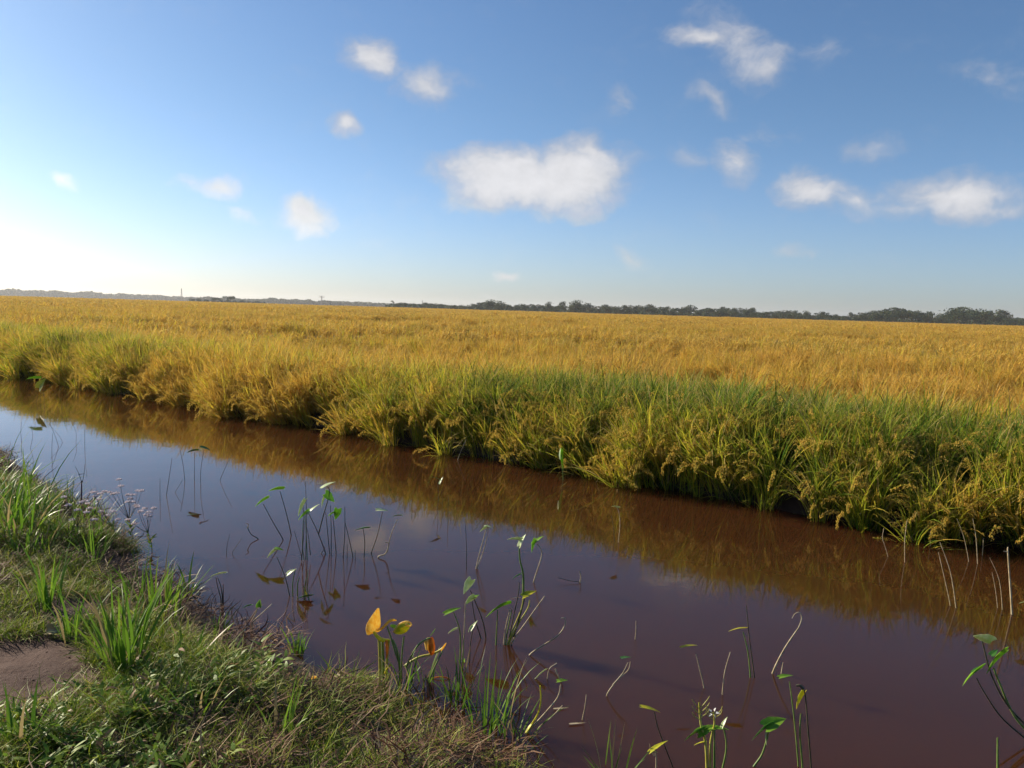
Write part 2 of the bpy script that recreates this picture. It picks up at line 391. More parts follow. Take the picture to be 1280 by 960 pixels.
# ------------------------------------------------------------------ water
def water_mat():
    m, g = material('muddy_water')
    P = g.n('ShaderNodeNewGeometry', out=0)
    c = g.mix(g.noise(P, .35, 3), (.042, .0150, .0050), (.055, .0205, .0075))
    h = g.m('ADD', g.m('MULTIPLY', g.noise(P, 2.2, 3), 1.0), g.m('MULTIPLY', g.noise(P, 14.0, 2), .12))
    b = g.n('ShaderNodeBump', {'Strength': .10, 'Distance': .012, 'Height': h})
    finish(g, g.n('ShaderNodeBsdfPrincipled', {'Base Color': c, 'Roughness': .035, 'IOR': 1.33, 'Normal': b, 'Subsurface Weight': 1.0, 'Subsurface Radius': (1.0, .5, .3), 'Subsurface Scale': .35}, subsurface_method='BURLEY')); return m
ws = axis([(-2200, -60, 20), (-60, 20, 40), (20, 2200, 20)]); V = []; F = []
for i, s in enumerate(ws):
    for tt in (min(T_K) - .6, TF + .6):
        x, y = xy(s, tt); V.append((x, y, 0))
for i in range(len(ws) - 1): F.append((2 * i, 2 * i + 2, 2 * i + 3, 2 * i + 1))
tag(obj('water', mesh_np('water', V, F), water_mat()), kind='structure')

# ------------------------------------------------------------------ haze
me = bpy.data.meshes.new('haze')
hx, z0, z1 = 3600, -1.7, 36
vs = [(x, y, z) for z in (z0, z1) for x, y in ((-hx, -hx), (hx, -hx), (hx, hx), (-hx, hx))]
me.from_pydata(vs, [], [(3, 2, 1, 0), (4, 5, 6, 7), (0, 1, 5, 4), (1, 2, 6, 5), (2, 3, 7, 6), (3, 0, 4, 7)])
hm, g = material('haze')
vol = g.n('ShaderNodeVolumePrincipled', {'Color': (.86, .92, 1.0), 'Density': .00014, 'Anisotropy': .3})
g.link(vol, g.t.nodes.new('ShaderNodeOutputMaterial').inputs[1])
tag(obj('haze', me, hm), 'pale haze in the air over the field and the far trees', 'haze', kind='stuff')

# ------------------------------------------------------------------ instanced vegetation (stuff)
def library(name, meshes, mat):
    col = bpy.data.collections.new(name)
    for i, me_ in enumerate(meshes):
        if not me_.materials: me_.materials.append(mat)
        o = bpy.data.objects.new(f'{name}_{i:02d}', me_); col.objects.link(o)
    return col
def scatter(name, lib, pts, rots, scl, ids, label, cat):
    n = len(pts); me_ = bpy.data.meshes.new(name); me_.vertices.add(n)
    me_.vertices.foreach_set('co', np.asarray(pts, np.float32).ravel())
    for an, av in (('rot', rots), ('scl', scl)):
        a = me_.attributes.new(an, 'FLOAT_VECTOR', 'POINT'); a.data.foreach_set('vector', np.asarray(av, np.float32).ravel())
    a = me_.attributes.new('idx', 'INT', 'POINT'); a.data.foreach_set('value', np.asarray(ids, np.int32))
    o = obj(name, me_); tag(o, label, cat, kind='stuff')
    ng = bpy.data.node_groups.new(name, 'GeometryNodeTree')
    ng.interface.new_socket('Geometry', in_out='INPUT', socket_type='NodeSocketGeometry')
    ng.interface.new_socket('Geometry', in_out='OUTPUT', socket_type='NodeSocketGeometry')
    N = ng.nodes; gi = N.new('NodeGroupInput'); go = N.new('NodeGroupOutput')
    ci = N.new('GeometryNodeCollectionInfo'); ci.inputs['Collection'].default_value = lib
    ci.inputs['Separate Children'].default_value = True; ci.inputs['Reset Children'].default_value = True
    ip = N.new('GeometryNodeInstanceOnPoints'); ip.inputs['Pick Instance'].default_value = True
    def na(nm, typ):
        a = N.new('GeometryNodeInputNamedAttribute'); a.data_type = typ; a.inputs['Name'].default_value = nm
        return [q for q in a.outputs if q.enabled and q.name == 'Attribute'][0]
    L = ng.links
    L.new(gi.outputs[0], ip.inputs['Points']); L.new(ci.outputs[0], ip.inputs['Instance'])
    L.new(na('idx', 'INT'), ip.inputs['Instance Index']); L.new(na('scl', 'FLOAT_VECTOR'), ip.inputs['Scale'])
    er = N.new('FunctionNodeEulerToRotation'); L.new(na('rot', 'FLOAT_VECTOR'), er.inputs[0]); L.new(er.outputs[0], ip.inputs['Rotation'])
    L.new(ip.outputs[0], go.inputs[0])
    md = o.modifiers.new('scatter', 'NODES'); md.node_group = ng
    return o
U = rng.uniform
def disc(n, r):
    a = U(0, 2 * np.pi, n); q = r * np.sqrt(U(0, 1, n)); return np.stack([q * np.cos(a), q * np.sin(a), np.zeros(n)], 1), a

def rice_clump(green):
    G = Geo(); n = 50 if not green else 60
    b, a = disc(n, .10); b[:, 2] = U(.14, .40, n)
    if green: blades(G, b, a + rng.normal(0, 1.3, n), U(.45, .74, n), U(.011, .018, n), U(.02, .42, n), U(.3, 1.3, n), 6, 2.0)
    else: blades(G, b, a + rng.normal(0, 1.4, n), U(.36, .72, n), U(.009, .016, n), U(.03, .5, n), U(.2, 1.3, n), 6, 2.0)
    k = 9; b, a = disc(k, .10); blades(G, b, a, U(.2, .45, k), U(.006, .01, k), U(.3, .9, k), U(.4, 1.3, k), 4)
    k = 16; b, a = disc(k, .09); blades(G, b, a, U(.3, .5, k), U(.006, .008, k), U(.0, .2, k), U(.0, .1, k), 2)
    k = 3 if green else 5
    b, a = disc(k, .08); panicles(G, b, a + rng.normal(0, .4, k), U(.5, .74, k), U(.05, .35, k), U(1.7, 2.7, k), U(.17, .27, k), 8)
    return G.mesh('rice_clump')
lib_rice = library('rice_clumps', [rice_clump(i >= 6) for i in range(10)], RICE)

def inview(x, y, m=1.18, pad=3.0):
    return (np.abs(x) < y * .66 * m + pad) & (y > -1)
pts = []; rots = []; scl = []; ids = []
def put_rice(s, t, lean, hs):
    x, y = xy(s, t); ok = inview(x, y)
    s, t, x, y, lean, hs = s[ok], t[ok], x[ok], y[ok], lean[ok], hs[ok]
    z = ground_h(s, t) - .02; n = len(s)
    spin = U(0, 2 * np.pi, n)
    # lean towards the water (-N): tilt vector axis
    from mathutils import Euler
    for i in range(n):
        ax = Vector((0, 0, 1)).cross(-Nn) * 1.0
        ax = (ax + Vector((0.35 * rng.normal(), .35 * rng.normal(), 0))).normalized()
        q = Matrix.Rotation(lean[i], 3, ax) @ Matrix.Rotation(spin[i], 3, 'Z')
        rots.append(tuple(q.to_euler())); pts.append((x[i], y[i], z[i])); k = hs[i]; scl.append((k * U(.9, 1.15), k * U(.9, 1.15), k))
        gz_ = (s[i] > -7 + 1.2 * rng.normal() and .75 + .3 * rng.normal() < t[i] - TF < 2.3 + .5 * rng.normal()) or (s[i] < -16.5 and t[i] - TF < 2 and rng.random() < .5)
        ids.append(rng.integers(6, 10) if gz_ else rng.integers(0, 6) if rng.random() < .88 else rng.integers(6, 10))
def jit(s0, s1, t0, t1, d):
    n = int((s1 - s0) * (t1 - t0) * d); return U(s0, s1, n), U(t0, t1, n)
s, t = jit(-48, 12, -.07, .6, 54); bulge = .05 + wob(s * 1.1, 4.0) * .10 + wob(s * 2.7, 1.0) * .05
put_rice(s, t_far(s) + t - bulge * (t < .5), np.clip(.42 - t * .6 + rng.normal(0, .16, len(s)), -.1, .9), U(.78, .98, len(s)) + wob(s * .9, 1) * .06)
gap = at(895, 496, .75); gs, gt = st(gap.x, gap.y)           # a beaten-down gap behind the fringe
s, t = jit(-48, 12, .45, 2.6, 19); k_ = (((s - gs) / 1.7) ** 2 + ((t_far(s) + t - gt) / .75) ** 2) > 1; s, t = s[k_], t[k_]
put_rice(s, t_far(s) + t, rng.normal(.12, .16, len(s)), U(.85, 1.08, len(s)) + wob(s * .9, 1) * .04)
s, t = jit(-34, 16, 2.6, 20, 10.5)
x, y = xy(s, t_far(s) + t); keep = (np.hypot(x, y) < 26) & (vnoise(x * .6 + y * .25, y, .9, 6) < .60 + .34 * U(0, 1, len(s)))
keep &= (((s - gs) / 1.7) ** 2 + ((t_far(s) + t - gt) / .75) ** 2) > 1
s, t, x, y = s[keep], t[keep], x[keep], y[keep]
put_rice(s, t_far(s) + t, rng.normal(.05, .25, len(s)) + .9 * (vnoise(x * .5, y, .8, 9) > .70), U(.76, 1.04, len(s)) - .34 * (vnoise(x * .5 + 9, y, .7, 8) > .68) + .30 * (vnoise(x, y, 1.5, 18) - .5))
scatter('rice_crop', lib_rice, pts, rots, scl, ids, 'ripening rice plants with drooping grain heads along the far bank of the channel', 'rice')
print('rice near', len(pts))

def rice_tile(size, nb, W, k):
    G = Geo(); sp = .27 if size < 2 else .7; nh = int((size / sp) ** 2); hc = U(-size / 2, size / 2, (nh, 2)); hh = rng.normal(0, .07, nh)
    q = rng.integers(0, nh, nb); off = rng.normal(0, sp * .2, (nb, 2)); b = np.stack([hc[q, 0] + off[:, 0], hc[q, 1] + off[:, 1], U(.24, .5, nb) + hh[q]], 1)
    az_ = np.arctan2(b[:, 1] * 0 + rng.normal(0, 1, nb), rng.normal(0, 1, nb)); blades(G, b, az_, U(.35, .64, nb), W * U(.7, 1.2, nb), U(0, .55, nb), U(.4, 2.0, nb), k, 1.7)
    nd = int(nb * .5); q = rng.integers(0, nh, nd); off = rng.normal(0, sp * .3, (nd, 2)); b = np.stack([hc[q, 0] + off[:, 0], hc[q, 1] + off[:, 1], U(.42, .70, nd) + hh[q]], 1)
    blades(G, b, U(0, 2 * np.pi, nd), U(.2, .34, nd), W * 1.3 * U(.8, 1.3, nd), U(.4, 1.2, nd), U(1.0, 1.8, nd), max(2, k - 1), 1.3, k=1.0)
    return G.mesh('rice_tile')
lib_mid = library('rice_patches', [rice_tile(1.3, 230, .024, 4) for i in range(6)], RICE)
lib_far = library('rice_swathes', [rice_tile(5.0, 700, .075, 2) for i in range(5)], RICE)
def polar(n, ra, rb, half=.66):
    r = np.sqrt(U(ra * ra, rb * rb, n)); a = U(-half, half, n); return r * np.sin(a), r * np.cos(a)
def field(name, lib, ra, rb, area_per, nvar, label):
    n = int(.66 * (rb * rb - ra * ra) / area_per); x, y = polar(n, ra, rb); s, t = st(x, y)
    gone = ((vnoise(x * .4 + 7, y, .6, 22) > .70) | (vnoise(x * .3, y, .25, 23) > .74)) & (U(0, 1, n) < .9) if rb < 100 else np.zeros(n, bool)
    ok = (t > TF + (1.0 if rb < 100 else 4)) & ~gone; x, y, s, t = x[ok], y[ok], s[ok], t[ok]; n = len(x)
    z = ground_h(s, t) - .02
    low = (vnoise(x * .35 + 40, y, .42, 12) > .70) | (vnoise(x, y, .16, 14) > .80) | (vnoise(x, y, .9, 15) > .86); hs = U(.80, 1.06, n) - .40 * low * U(.3, 1, n) + .22 * (vnoise(x * .7, y, .55, 19) - .5)
    sc_ = np.stack([np.ones(n), np.ones(n), hs], 1)
    rt_ = np.stack([rng.normal(0, .03, n), rng.normal(0, .03, n), U(0, 6.28, n)], 1)
    scatter(name, lib, np.stack([x, y, z], 1), rt_, sc_, rng.integers(0, nvar, n), label, 'rice'); print(name, n)
field('rice_field', lib_mid, 23, 95, 1.2, 6, 'golden ripe rice standing across the middle of the field')
field('distant_rice_field', lib_far, 88, 420, 15., 5, 'flat golden rice stretching away to the tree line')

# ---- near bank
def turf_clump():
    G = Geo(); n = 55; b, a = disc(n, .09)
    blades(G, b, U(0, 6.28, n), U(.05, .17, n), U(.003, .006, n), U(.3, 1.2, n), U(.3, 1.3, n), 4, 1.2, wig=.25)
    n = 14; b, a = disc(n, .08); b[:, 2] = U(.0, .04, n)
    blades(G, b, U(0, 6.28, n), U(.10, .22, n), U(.002, .004, n), U(1.1, 1.6, n), U(-.3, .3, n), 4, 1.2, wig=.4)
    return G.mesh('turf')
def weed_clump():
    G = Geo()
    for q in range(6):
        a0 = U(0, 6.28); base = np.array([U(-.05, .05), U(-.05, .05), 0.0]); L = U(.08, .2)
        k = 9; u = np.linspace(.2, 1, k)
        b = base + np.stack([np.cos(a0) * u * L * .8, np.sin(a0) * u * L * .8, u * L * .45], 1)
        az = a0 + np.where(np.arange(k) % 2, 1.2, -1.2) + rng.normal(0, .3, k)
        blades(G, b, az, U(.03, .065, k), U(.011, .022, k), U(.7, 1.3, k), U(.2, .9, k), 3, 1.0)
        blades(G, base[None], np.array([a0]), np.array([L]), np.array([.003]), np.array([.95]), np.array([.1]), 3)
    return G.mesh('weed')
def tuft(n, Lr, W, R_, th=(.0, .5), dr=(.3, 1.2), segs=6):
    G = Geo(); b, a = disc(n, R_)
    blades(G, b, a + rng.normal(0, .5, n), U(*Lr, n), W * U(.7, 1.2, n), U(*th, n), U(*dr, n), segs, 1.8)
    return G
def straw_clump():
    G = Geo(); n = 34; b, a = disc(n, .1); b[:, 2] = U(.0, .05, n)
    blades(G, b, U(0, 6.28, n), U(.06, .2, n), U(.003, .008, n), U(.9, 1.7, n), U(-.5, .6, n), 4, 1.0, wig=.5)
    return G.mesh('straw')
lib_turf = library('turf_clumps', [turf_clump() for _ in range(6)], TURF)
lib_weed = library('weed_clumps', [weed_clump() for _ in range(5)], HERB)
lib_straw = library('straw_clumps', [straw_clump() for _ in range(5)], DEAD)
def clod(seed):
    r = np.random.default_rng(seed); V = []; F = []
    k = 6
    for i in range(5):
        for j in range(k):
            th = math.pi * i / 4; ph = 2 * math.pi * j / k; q = (1 + r.uniform(-.3, .3)) * .014
            V.append((math.sin(th) * math.cos(ph) * q * 1.2, math.sin(th) * math.sin(ph) * q, math.cos(th) * q * .7))
    for i in range(4):
        for j in range(k): F.append(((i + 1) * k + j, (i + 1) * k + (j + 1) % k, i * k + (j + 1) % k, i * k + j))
    return mesh_np('clod', V, F)
lib_clod = library('soil_crumbs', [clod(i) for i in range(5)], plain('soil_crumb', (.085, .036, .022), (.17, .085, .055), 30, 0, .95))
lib_lush = library('grass_tufts', [tuft(14, (.10, .28), .008, .03).mesh('tuft') for _ in range(6)], LUSH)
px_ = at(5, 845, .25); print("bare", px_)
def bare(x, y):
    q = ((x - px_.x) / .48) ** 2 + ((y - px_.y) / .42) ** 2
    n_ = vnoise(x, y, 2.3, 21)
    return (q < 1 + 1.2 * (n_ - .5)) | (n_ > .84)
def bank_scatter(name, lib, nvar, dens, accept, smin, smax, label, cat, edge=-.02, tmin=-1.0):
    s, t = jit(-26, 5, tmin, 4.6, dens); ok = t < t_near(s) - edge; x, y = xy(s, t)
    ok &= inview(x, y, 1.1, 1.5) & (np.hypot(x, y) > 1.5); far_ = np.hypot(x, y)
    ok &= U(0, 1, len(s)) < np.clip(7.0 / far_, .3, 1); s, t, x, y = s[ok], t[ok], x[ok], y[ok]
    a = accept(s, t, x, y); s, t, x, y = s[a], t[a], x[a], y[a]; n = len(s)
    z = ground_h(s, t) - .006; k = U(smin, smax, n)
    k3 = np.stack([k, k, k * U(.8, 1.2, n)], 1)
    scatter(name, lib, np.stack([x, y, z], 1), np.stack([rng.normal(0, .15, n), rng.normal(0, .15, n), U(0, 6.28, n)], 1), k3, rng.integers(0, nvar, n), label, cat); print(name, n)
bank_scatter('bank_grass', lib_turf, 6, 190, lambda s, t, x, y: ~bare(x, y) & (vnoise(x, y, 1.2, 31) + .3 * U(0, 1, len(s)) > np.where(t_near(s) - t < .55, np.where((s > -5.8) & (s < -3), 1.0, .5), .30)), .6, 1.15,
             'short tangled green grass covering the near bank', 'grass')
bank_scatter('soil_crumbs', lib_clod, 5, 1500, lambda s, t, x, y: (t_near(s) - t < .45) | (bare(x, y) & (U(0, 1, len(s)) < .5)), .10, .42,
             'small crumbs and clods of dark soil on the bare parts of the bank', 'soil', .0)
bank_scatter('creeping_weeds', lib_weed, 5, 75, lambda s, t, x, y: ~bare(x, y) & (vnoise(x, y, 1.0, 41) > .5), .7, 1.2,
             'small leafy weeds creeping through the bank grass', 'weeds', .35)
bank_scatter('dead_grass', lib_straw, 5, 60, lambda s, t, x, y: (~bare(x, y) | (U(0, 1, len(s)) < .12)) & (vnoise(x, y, 1.3, 51) + .35 * (t_near(s) - t < .55) > .56), .7, 1.3,
             'dry brown grass litter lying along the muddy edge of the bank', 'dry grass', .0)
bank_scatter('grass_blades', lib_lush, 6, 34, lambda s, t, x, y: ~bare(x, y) & (vnoise(x, y, .9, 61) + .12 * (s < -5.5) > .56), .7, 1.25,
             'bright green grass blades standing up through the short turf', 'grass', .12)
# ------------------------------------------------------------------ single plants
def leaf_mesh(c, tip, side, L, Wd, fold=.35, droop=.5, lobes=0.0, curl=0.0, thick=.0012):
    """Leaf blade with a midrib fold and a drooping tip; c = stalk end, tip / side = unit directions."""
    c = Vector(c); tip = Vector(tip).normalized(); side = Vector(side); side = (side - tip * side.dot(tip)).normalized(); nrm = side.cross(tip)
    if nrm.z < 0: nrm = -nrm
    nu, nv = 10, 8; V = []; F = []
    for i in range(nu + 1):
        u = i / nu; wd = Wd * .5 * (math.sin(math.pi * min(1, (u + .12) / 1.12) ** .62) if u < 1 else .01) * (1 + .05 * math.sin(u * 19))
        wd = max(wd, Wd * .01); cu = c + tip * (L * (u - .12)) - nrm * (droop * L * u * u * .5)
        for j in range(nv + 1):
            v = j / nv * 2 - 1; q = curl * abs(v)
            off = side * (wd * v * math.cos(q)) + nrm * (wd * (abs(v) * fold + abs(v) * math.sin(q))) - tip * (lobes * L * abs(v) ** 1.5 * (1 - u) ** 2)
            V.append(cu + off)
    n = len(V); V += [p - nrm * thick for p in V]
    for i in range(nu):
        for j in range(nv):
            a = i * (nv + 1) + j; F.append((a, a + 1, a + nv + 2, a + nv + 1)); F.append((n + a + nv + 1, n + a + nv + 2, n + a + 1, n + a))
    me = bpy.data.meshes.new('leaf'); me.from_pydata([tuple(p) for p in V], [], F)
    for p in me.polygons: p.use_smooth = True
    return me
def geo_mesh(name, V, F, smooth=True):
    me = bpy.data.meshes.new(name); me.from_pydata([tuple(p) for p in V], [], F)
    for p in me.polygons: p.use_smooth = smooth
    return me
def plant(name, label, cat, base, stems, leaves=(), group=None, z=0.0, dead=False):
    """base: photo pixel of the foot; stems: (points up from the foot, radius mm, material); leaves: (px, py, length px, angle, openness, material, width ratio)."""
    b = at(base[0], base[1], z); Y = b.y; pxm = (b - CAM).dot(fw) / FPX      # metres per photo pixel at its depth
    bend = rng.uniform(-.05, .05)
    def pt(p, k=0.0): return at_depth(p[0], p[1], Y + k)
    multi = len(stems) + len(leaves) > 1
    root = empty(name, b) if multi else None
    first = None
    for sp in stems:
        pl, rad, mat = sp[0], sp[1] / 1000, sp[2]
        top = pt(pl[-1]); depth = [0.0] + [bend * .6 * (i + 1) / len(pl) * max(.2, abs(top.z)) for i in range(len(pl) - 1)]
        P = [pt(p, d) for p, d in zip(pl, depth)]
        if P[0].z < z + .03: foot = P[0].copy(); foot.z = z - .06; P = [foot] + P
        V, F = tube(smooth_path(P, 5), rad, 7)
        if multi: o = obj('stem', geo_mesh('stem', V, F), mat, root)
        else:
            bb = b; V = [v - bb for v in V]; o = obj(name, geo_mesh(name, V, F), mat); o.location = bb; root = o
    for lf in leaves:
        lx, ly, lp, ang, opn, mat = lf[:6]; ratio = lf[6] if len(lf) > 6 else .5
        k = lf[7] if len(lf) > 7 else {}
        p = pt((lx, ly), bend * .5 * .3); a = R(ang)
        tipd = rt * math.cos(a) + up * math.sin(a); perp = -rt * math.sin(a) + up * math.cos(a)
        side = perp * opn + fw * math.sqrt(max(0, 1 - opn * opn)); tipd = (tipd + fw * rng.uniform(-.25, .25)).normalized()
        L = lp * pxm * 1.15
        p = p - tipd * L * .38
        me = leaf_mesh(p, tipd, side, L, L * ratio, **{'fold': .3, 'droop': .35, 'lobes': .15, **k})
        obj('leaf', me, mat, root)
    return tag(root, label, cat, group)
G_, D_, P_, Y_ = STEM_G, STEM_D, STEM_P, STEM_Y
LG, LD, LP_ = POND_LEAF, POND_LEAF_DARK, POND_LEAF_PALE
AQ = 'pond plants standing in the channel'; RD = 'bare stalks standing in the channel'; RF = 'bare pale stalks below the far bank'
LONG = .30
# left pool
plant('pond_plant', 'thin pond plant with round yellow-green leaves farthest left in the channel', 'pond plant', (52, 504),
      [([(50, 504), (51, 492), (50, 480)], 3, D_), ([(55, 506), (55, 494), (52, 484)], 3, D_), ([(45, 505), (47, 492), (42, 474)], 2.5, D_)],
      [(52, 479, 13, 60, .9, LEAF_YG, .9), (42, 472, 14, 175, .4, LG, .5)], AQ)
def reed(base, pts_, rad, mat, label, group=RD): plant('reed_stalk', label, 'stalk', base, [([base] + pts_, rad, mat)], (), group)
reed((27, 552), [(26, 540), (27, 527)], 3, D_, 'short bare stalk furthest left in the water, above the tall grass corner')
reed((38, 560), [(41, 545), (39, 532)], 2.5, D_, 'bare stalk second from the left edge, rising from blue water')
reed((73, 558), [(69, 545), (62, 529)], 3, D_, 'dark stalk leaning left near the purple flower spike')
reed((65, 570), [(65, 555), (66, 541)], 3, D_, 'upright dark stalk between the leaning stalks above the purple spike')
reed((78, 553), [(74, 545), (62, 531)], 2.5, D_, 'thin stalk bent hard left beside the upright dark stalk')
reed((95, 553), [(95, 541), (90, 528)], 2.5, D_, 'slender stalk leaning left just behind the tall pale stalk')
reed((106, 558), [(106, 540), (107, 519)], 3, D_, 'tall thin stalk with a bent tip directly behind the purple spike')
reed((200, 625), [(200, 612), (200, 598)], 3, D_, 'leftmost stalk of the group of five in the blue water')
reed((208, 620), [(211, 600), (215, 573)], 3.5, D_, 'stalk leaning right, second of the group of five in blue water')
reed((231, 601), [(229, 582), (225, 562)], 3.5, D_, 'stalk leaning left in the middle of the group of five')
plant('pond_plant', 'dark upright stalk topped by a small flat leaf in the group of five', 'pond plant', (243, 603),
      [([(243, 603), (243, 585), (243, 565)], 3.5, D_)], [(241, 563, 14, 182, .15, LD, .6)], AQ)
plant('pond_plant', 'curved pond stalk with a tiny drooping leaf, rightmost in the group of five', 'pond plant', (251, 606),
      [([(251, 606), (251, 588), (255, 561)], 3.5, D_)], [(257, 560, 11, -10, .2, LD, .6)], AQ)
reed((219, 616), [(224, 607), (228, 600)], 2.5, D_, 'short slanting stalk low among the group of five')
reed((275, 601), [(281, 586), (290, 568)], 3, D_, 'lone thin stalk leaning right beyond the group of five')
# dark twigs and middle cluster
plant('dead_twig', 'short bent dead twig lying low on the water left of the two green leaves', 'twig', (323, 674), [([(323, 674), (314, 668), (309, 658)], 5, D_), ([(309, 660), (311, 656), (307, 654)], 4, P_)], (), None)
reed((283, 694), [(284, 682), (287, 668)], 2.5, D_, 'faint thin stalk left of the bent dead twig')
reed((290, 692), [(296, 682), (303, 672)], 2.5, D_, 'faint stalk slanting towards the bent dead twig')
plant('pond_plant', 'pond plant leaning left under a dark narrow leaf, lowest of the leaning pair', 'pond plant', (354, 675),
      [([(354, 675), (342, 654), (329, 630)], 5, D_)], [(327, 626, 17, 205, .35, LG, .42)], AQ)
plant('pond_plant', 'pond plant with a bright green leaf on a straight leaning stalk', 'pond plant', (364, 669),
      [([(364, 669), (358, 642), (350, 614)], 5, D_)], [(345, 611, 16, 178, .45, LG, .6)], AQ)
plant('pond_plant', 'tall cluster of upright stalks with narrow pale leaves, centre left of the channel', 'pond plant', (381, 700),
      [([(377, 699), (380, 660), (379, 632)], 4, D_), ([(382, 700), (383, 650), (382, 602)], 3.5, D_), ([(388, 694), (386, 675), (384, 661)], 3.5, D_), ([(377, 697), (373, 682), (368, 664)], 3, D_), ([(384, 702), (383, 672), (381, 640)], 4, G_), ([(380, 700), (378, 680), (379, 650)], 4, G_)],
      [(376, 634, 19, 238, .5, LP_, .3), (391, 635, 16, 48, .5, LP_, .3), (379, 643, 15, 215, .5, LG, .35)], AQ)
plant('pond_plant', 'crowded clump of tall stalks with two round green leaves and a white top leaf', 'pond plant', (410, 692),
      [([(407, 692), (397, 665), (386, 642)], 5, D_), ([(398, 668), (404, 645), (412, 616), (409, 608)], 5, D_), ([(412, 692), (409, 660), (407, 640)], 4, D_), ([(414, 690), (414, 660), (413, 632)], 4, D_), ([(420, 690), (418, 665), (416, 645)], 4.5, D_), ([(397, 698), (404, 688), (406, 684)], 4, D_)],
      [(410, 605, 16, 35, .3, LP_, .5), (413, 622, 14, -40, .7, LG, .7), (403, 627, 12, 245, .4, LP_, .3), (421, 643, 12, 260, .9, LG, .7), (414, 642, 9, 200, .4, LG, .5)], AQ)
plant('reed_stalk', 'pair of bare stalks meeting at the top in a narrow tent', 'stalk', (434, 697),
      [([(429, 696), (431, 665), (431, 634)], 4, D_), ([(441, 696), (436, 672), (431, 652)], 4, D_), ([(434, 696), (434, 680)], 3, D_)], (), RD)
reed((444, 700), [(444, 688)], 3, D_, 'stub of a stalk just right of the tent-shaped pair')
plant('pond_plant', 'single stalk with a flat dark leaf on top, right of the tent-shaped pair', 'pond plant', (455, 697),
      [([(455, 697), (456, 678), (454, 661)], 4.5, D_)], [(452, 660, 15, 178, .15, LD, .6)], AQ)
plant('pond_plant', 'stalk leaning right with a small pale leaf, beside the single flat-leaved stalk', 'pond plant', (464, 692),
      [([(464, 692), (472, 668), (478, 640)], 4.5, D_)], [(478, 637, 12, 5, .35, LP_, .5)], AQ)
plant('pond_plant', 'dead curled stalk with a broken thin stem right of the middle clumps', 'pond plant', (473, 697),
      [([(473, 696), (482, 692), (486, 680), (482, 678)], 6, P_), ([(484, 690), (489, 668), (497, 649)], 4, P_)], [(496, 644, 10, 178, .15, LD, .6)], AQ)
plant('pond_plant', 'low pond plant with a white curled leaf and pale stems near the muddy bank', 'pond plant', (366, 745),
      [([(366, 745), (366, 728), (369, 712)], 5, G_), ([(362, 745), (356, 720), (346, 696)], 4, D_), ([(372, 744), (372, 730), (374, 722)], 5, G_)],
      [(364, 714, 12, 40, .6, LP_, .5), (339, 691, 13, 215, .5, LP_, .4), (349, 686, 10, 0, .3, LG, .5)], AQ)
plant('pond_plant', 'low green stalks with a floating leaf at the foot of the tall pale cluster', 'pond plant', (384, 750),
      [([(381, 750), (381, 735), (383, 722)], 5, G_), ([(386, 748), (384, 735), (385, 712)], 4, G_)], [(380, 745, 16, 180, .25, LD, .6), (382, 738, 13, 95, .5, LEAF_YG, .4)], AQ)
plant('pond_plant', 'three short stems under one flat pale leaf on the muddy bank edge', 'pond plant', (277, 748),
      [([(276, 748), (272, 733), (270, 722)], 4, D_), ([(278, 747), (276, 733), (272, 722)], 4, D_), ([(279, 747), (279, 738), (279, 730)], 4, D_)], [(272, 717, 16, 182, .25, LP_, .55)], AQ, z=.05)
plant('pond_plant', 'seedling with one tiny round bright leaf and forked pale stems on the mud', 'pond plant', (315, 778),
      [([(314, 778), (319, 768), (323, 758)], 4, P_), ([(316, 778), (326, 768), (340, 755)], 4, P_)], [(324, 754, 8, 90, .95, LG, .9), (309, 757, 10, 190, .3, LD, .5)], AQ, z=.06)
# centre
plant('pond_plant', 'thin dark stems with a pale bud-like leaf in the brown reflection', 'pond plant', (548, 637),
      [([(547, 637), (548, 620), (547, 603)], 3.5, D_), ([(552, 640), (553, 626), (551, 612)], 3, D_)], [(551, 600, 8, 70, .7, LP_, .4), (545, 597, 12, 150, .2, LD, .4)], AQ)
reed((560, 652), [(560, 636), (561, 620)], 3, D_, 'single bare stalk right of the thin dark stems in the reflection')
reed((583, 712), [(583, 685), (582, 656)], 3.5, D_, 'straight bare stalk rising beside the pale forked stem')
plant('pond_plant', 'pale forked stem topped with a small flat white leaf', 'pond plant', (596, 711),
      [([(595, 711), (600, 690), (607, 664)], 5, P_), ([(597, 709), (604, 690), (609, 670)], 4, P_), ([(607, 664), (609, 661), (609, 650)], 2.5, P_)], [(604, 661, 10, 205, .6, LP_, .5), (611, 658, 9, 0, .2, LP_, .5)], AQ)
plant('pond_plant', 'bunched yellowing stalks with a tall stem carrying a white-green flared leaf', 'pond plant', (634, 806),
      [([(634, 806), (642, 785), (652, 760), (655, 738)], 6, Y_), ([(654, 742), (654, 718), (650, 700), (649, 682)], 7, G_), ([(637, 803), (648, 780), (660, 760), (662, 750)], 6, Y_), ([(640, 803), (656, 780), (681, 745)], 5, P_), ([(632, 803), (636, 780), (640, 762)], 5, G_), ([(630, 800), (633, 780), (638, 760)], 4, P_), ([(636, 800), (641, 775), (648, 742), (649, 728)], 4.5, D_), ([(642, 796), (650, 770), (656, 748)], 5, D_)],
      [(643, 673, 15, 170, .55, LP_, .5), (652, 675, 14, 70, .55, LP_, .5), (662, 741, 16, 25, .6, LEAF_YG, .5), (645, 720, 10, 200, .4, LD, .4), (642, 747, 12, 180, .2, STEM_P, .15)], AQ)
plant('pond_plant', 'white lower stalk bending under a folded bright green leaf near the centre', 'pond plant', (667, 728),
      [([(667, 728), (672, 712), (677, 695), (676, 686), (671, 680)], 5, P_)], [(666, 682, 14, 245, .6, LG, .5), (672, 674, 14, 45, .5, LG, .4)], AQ)
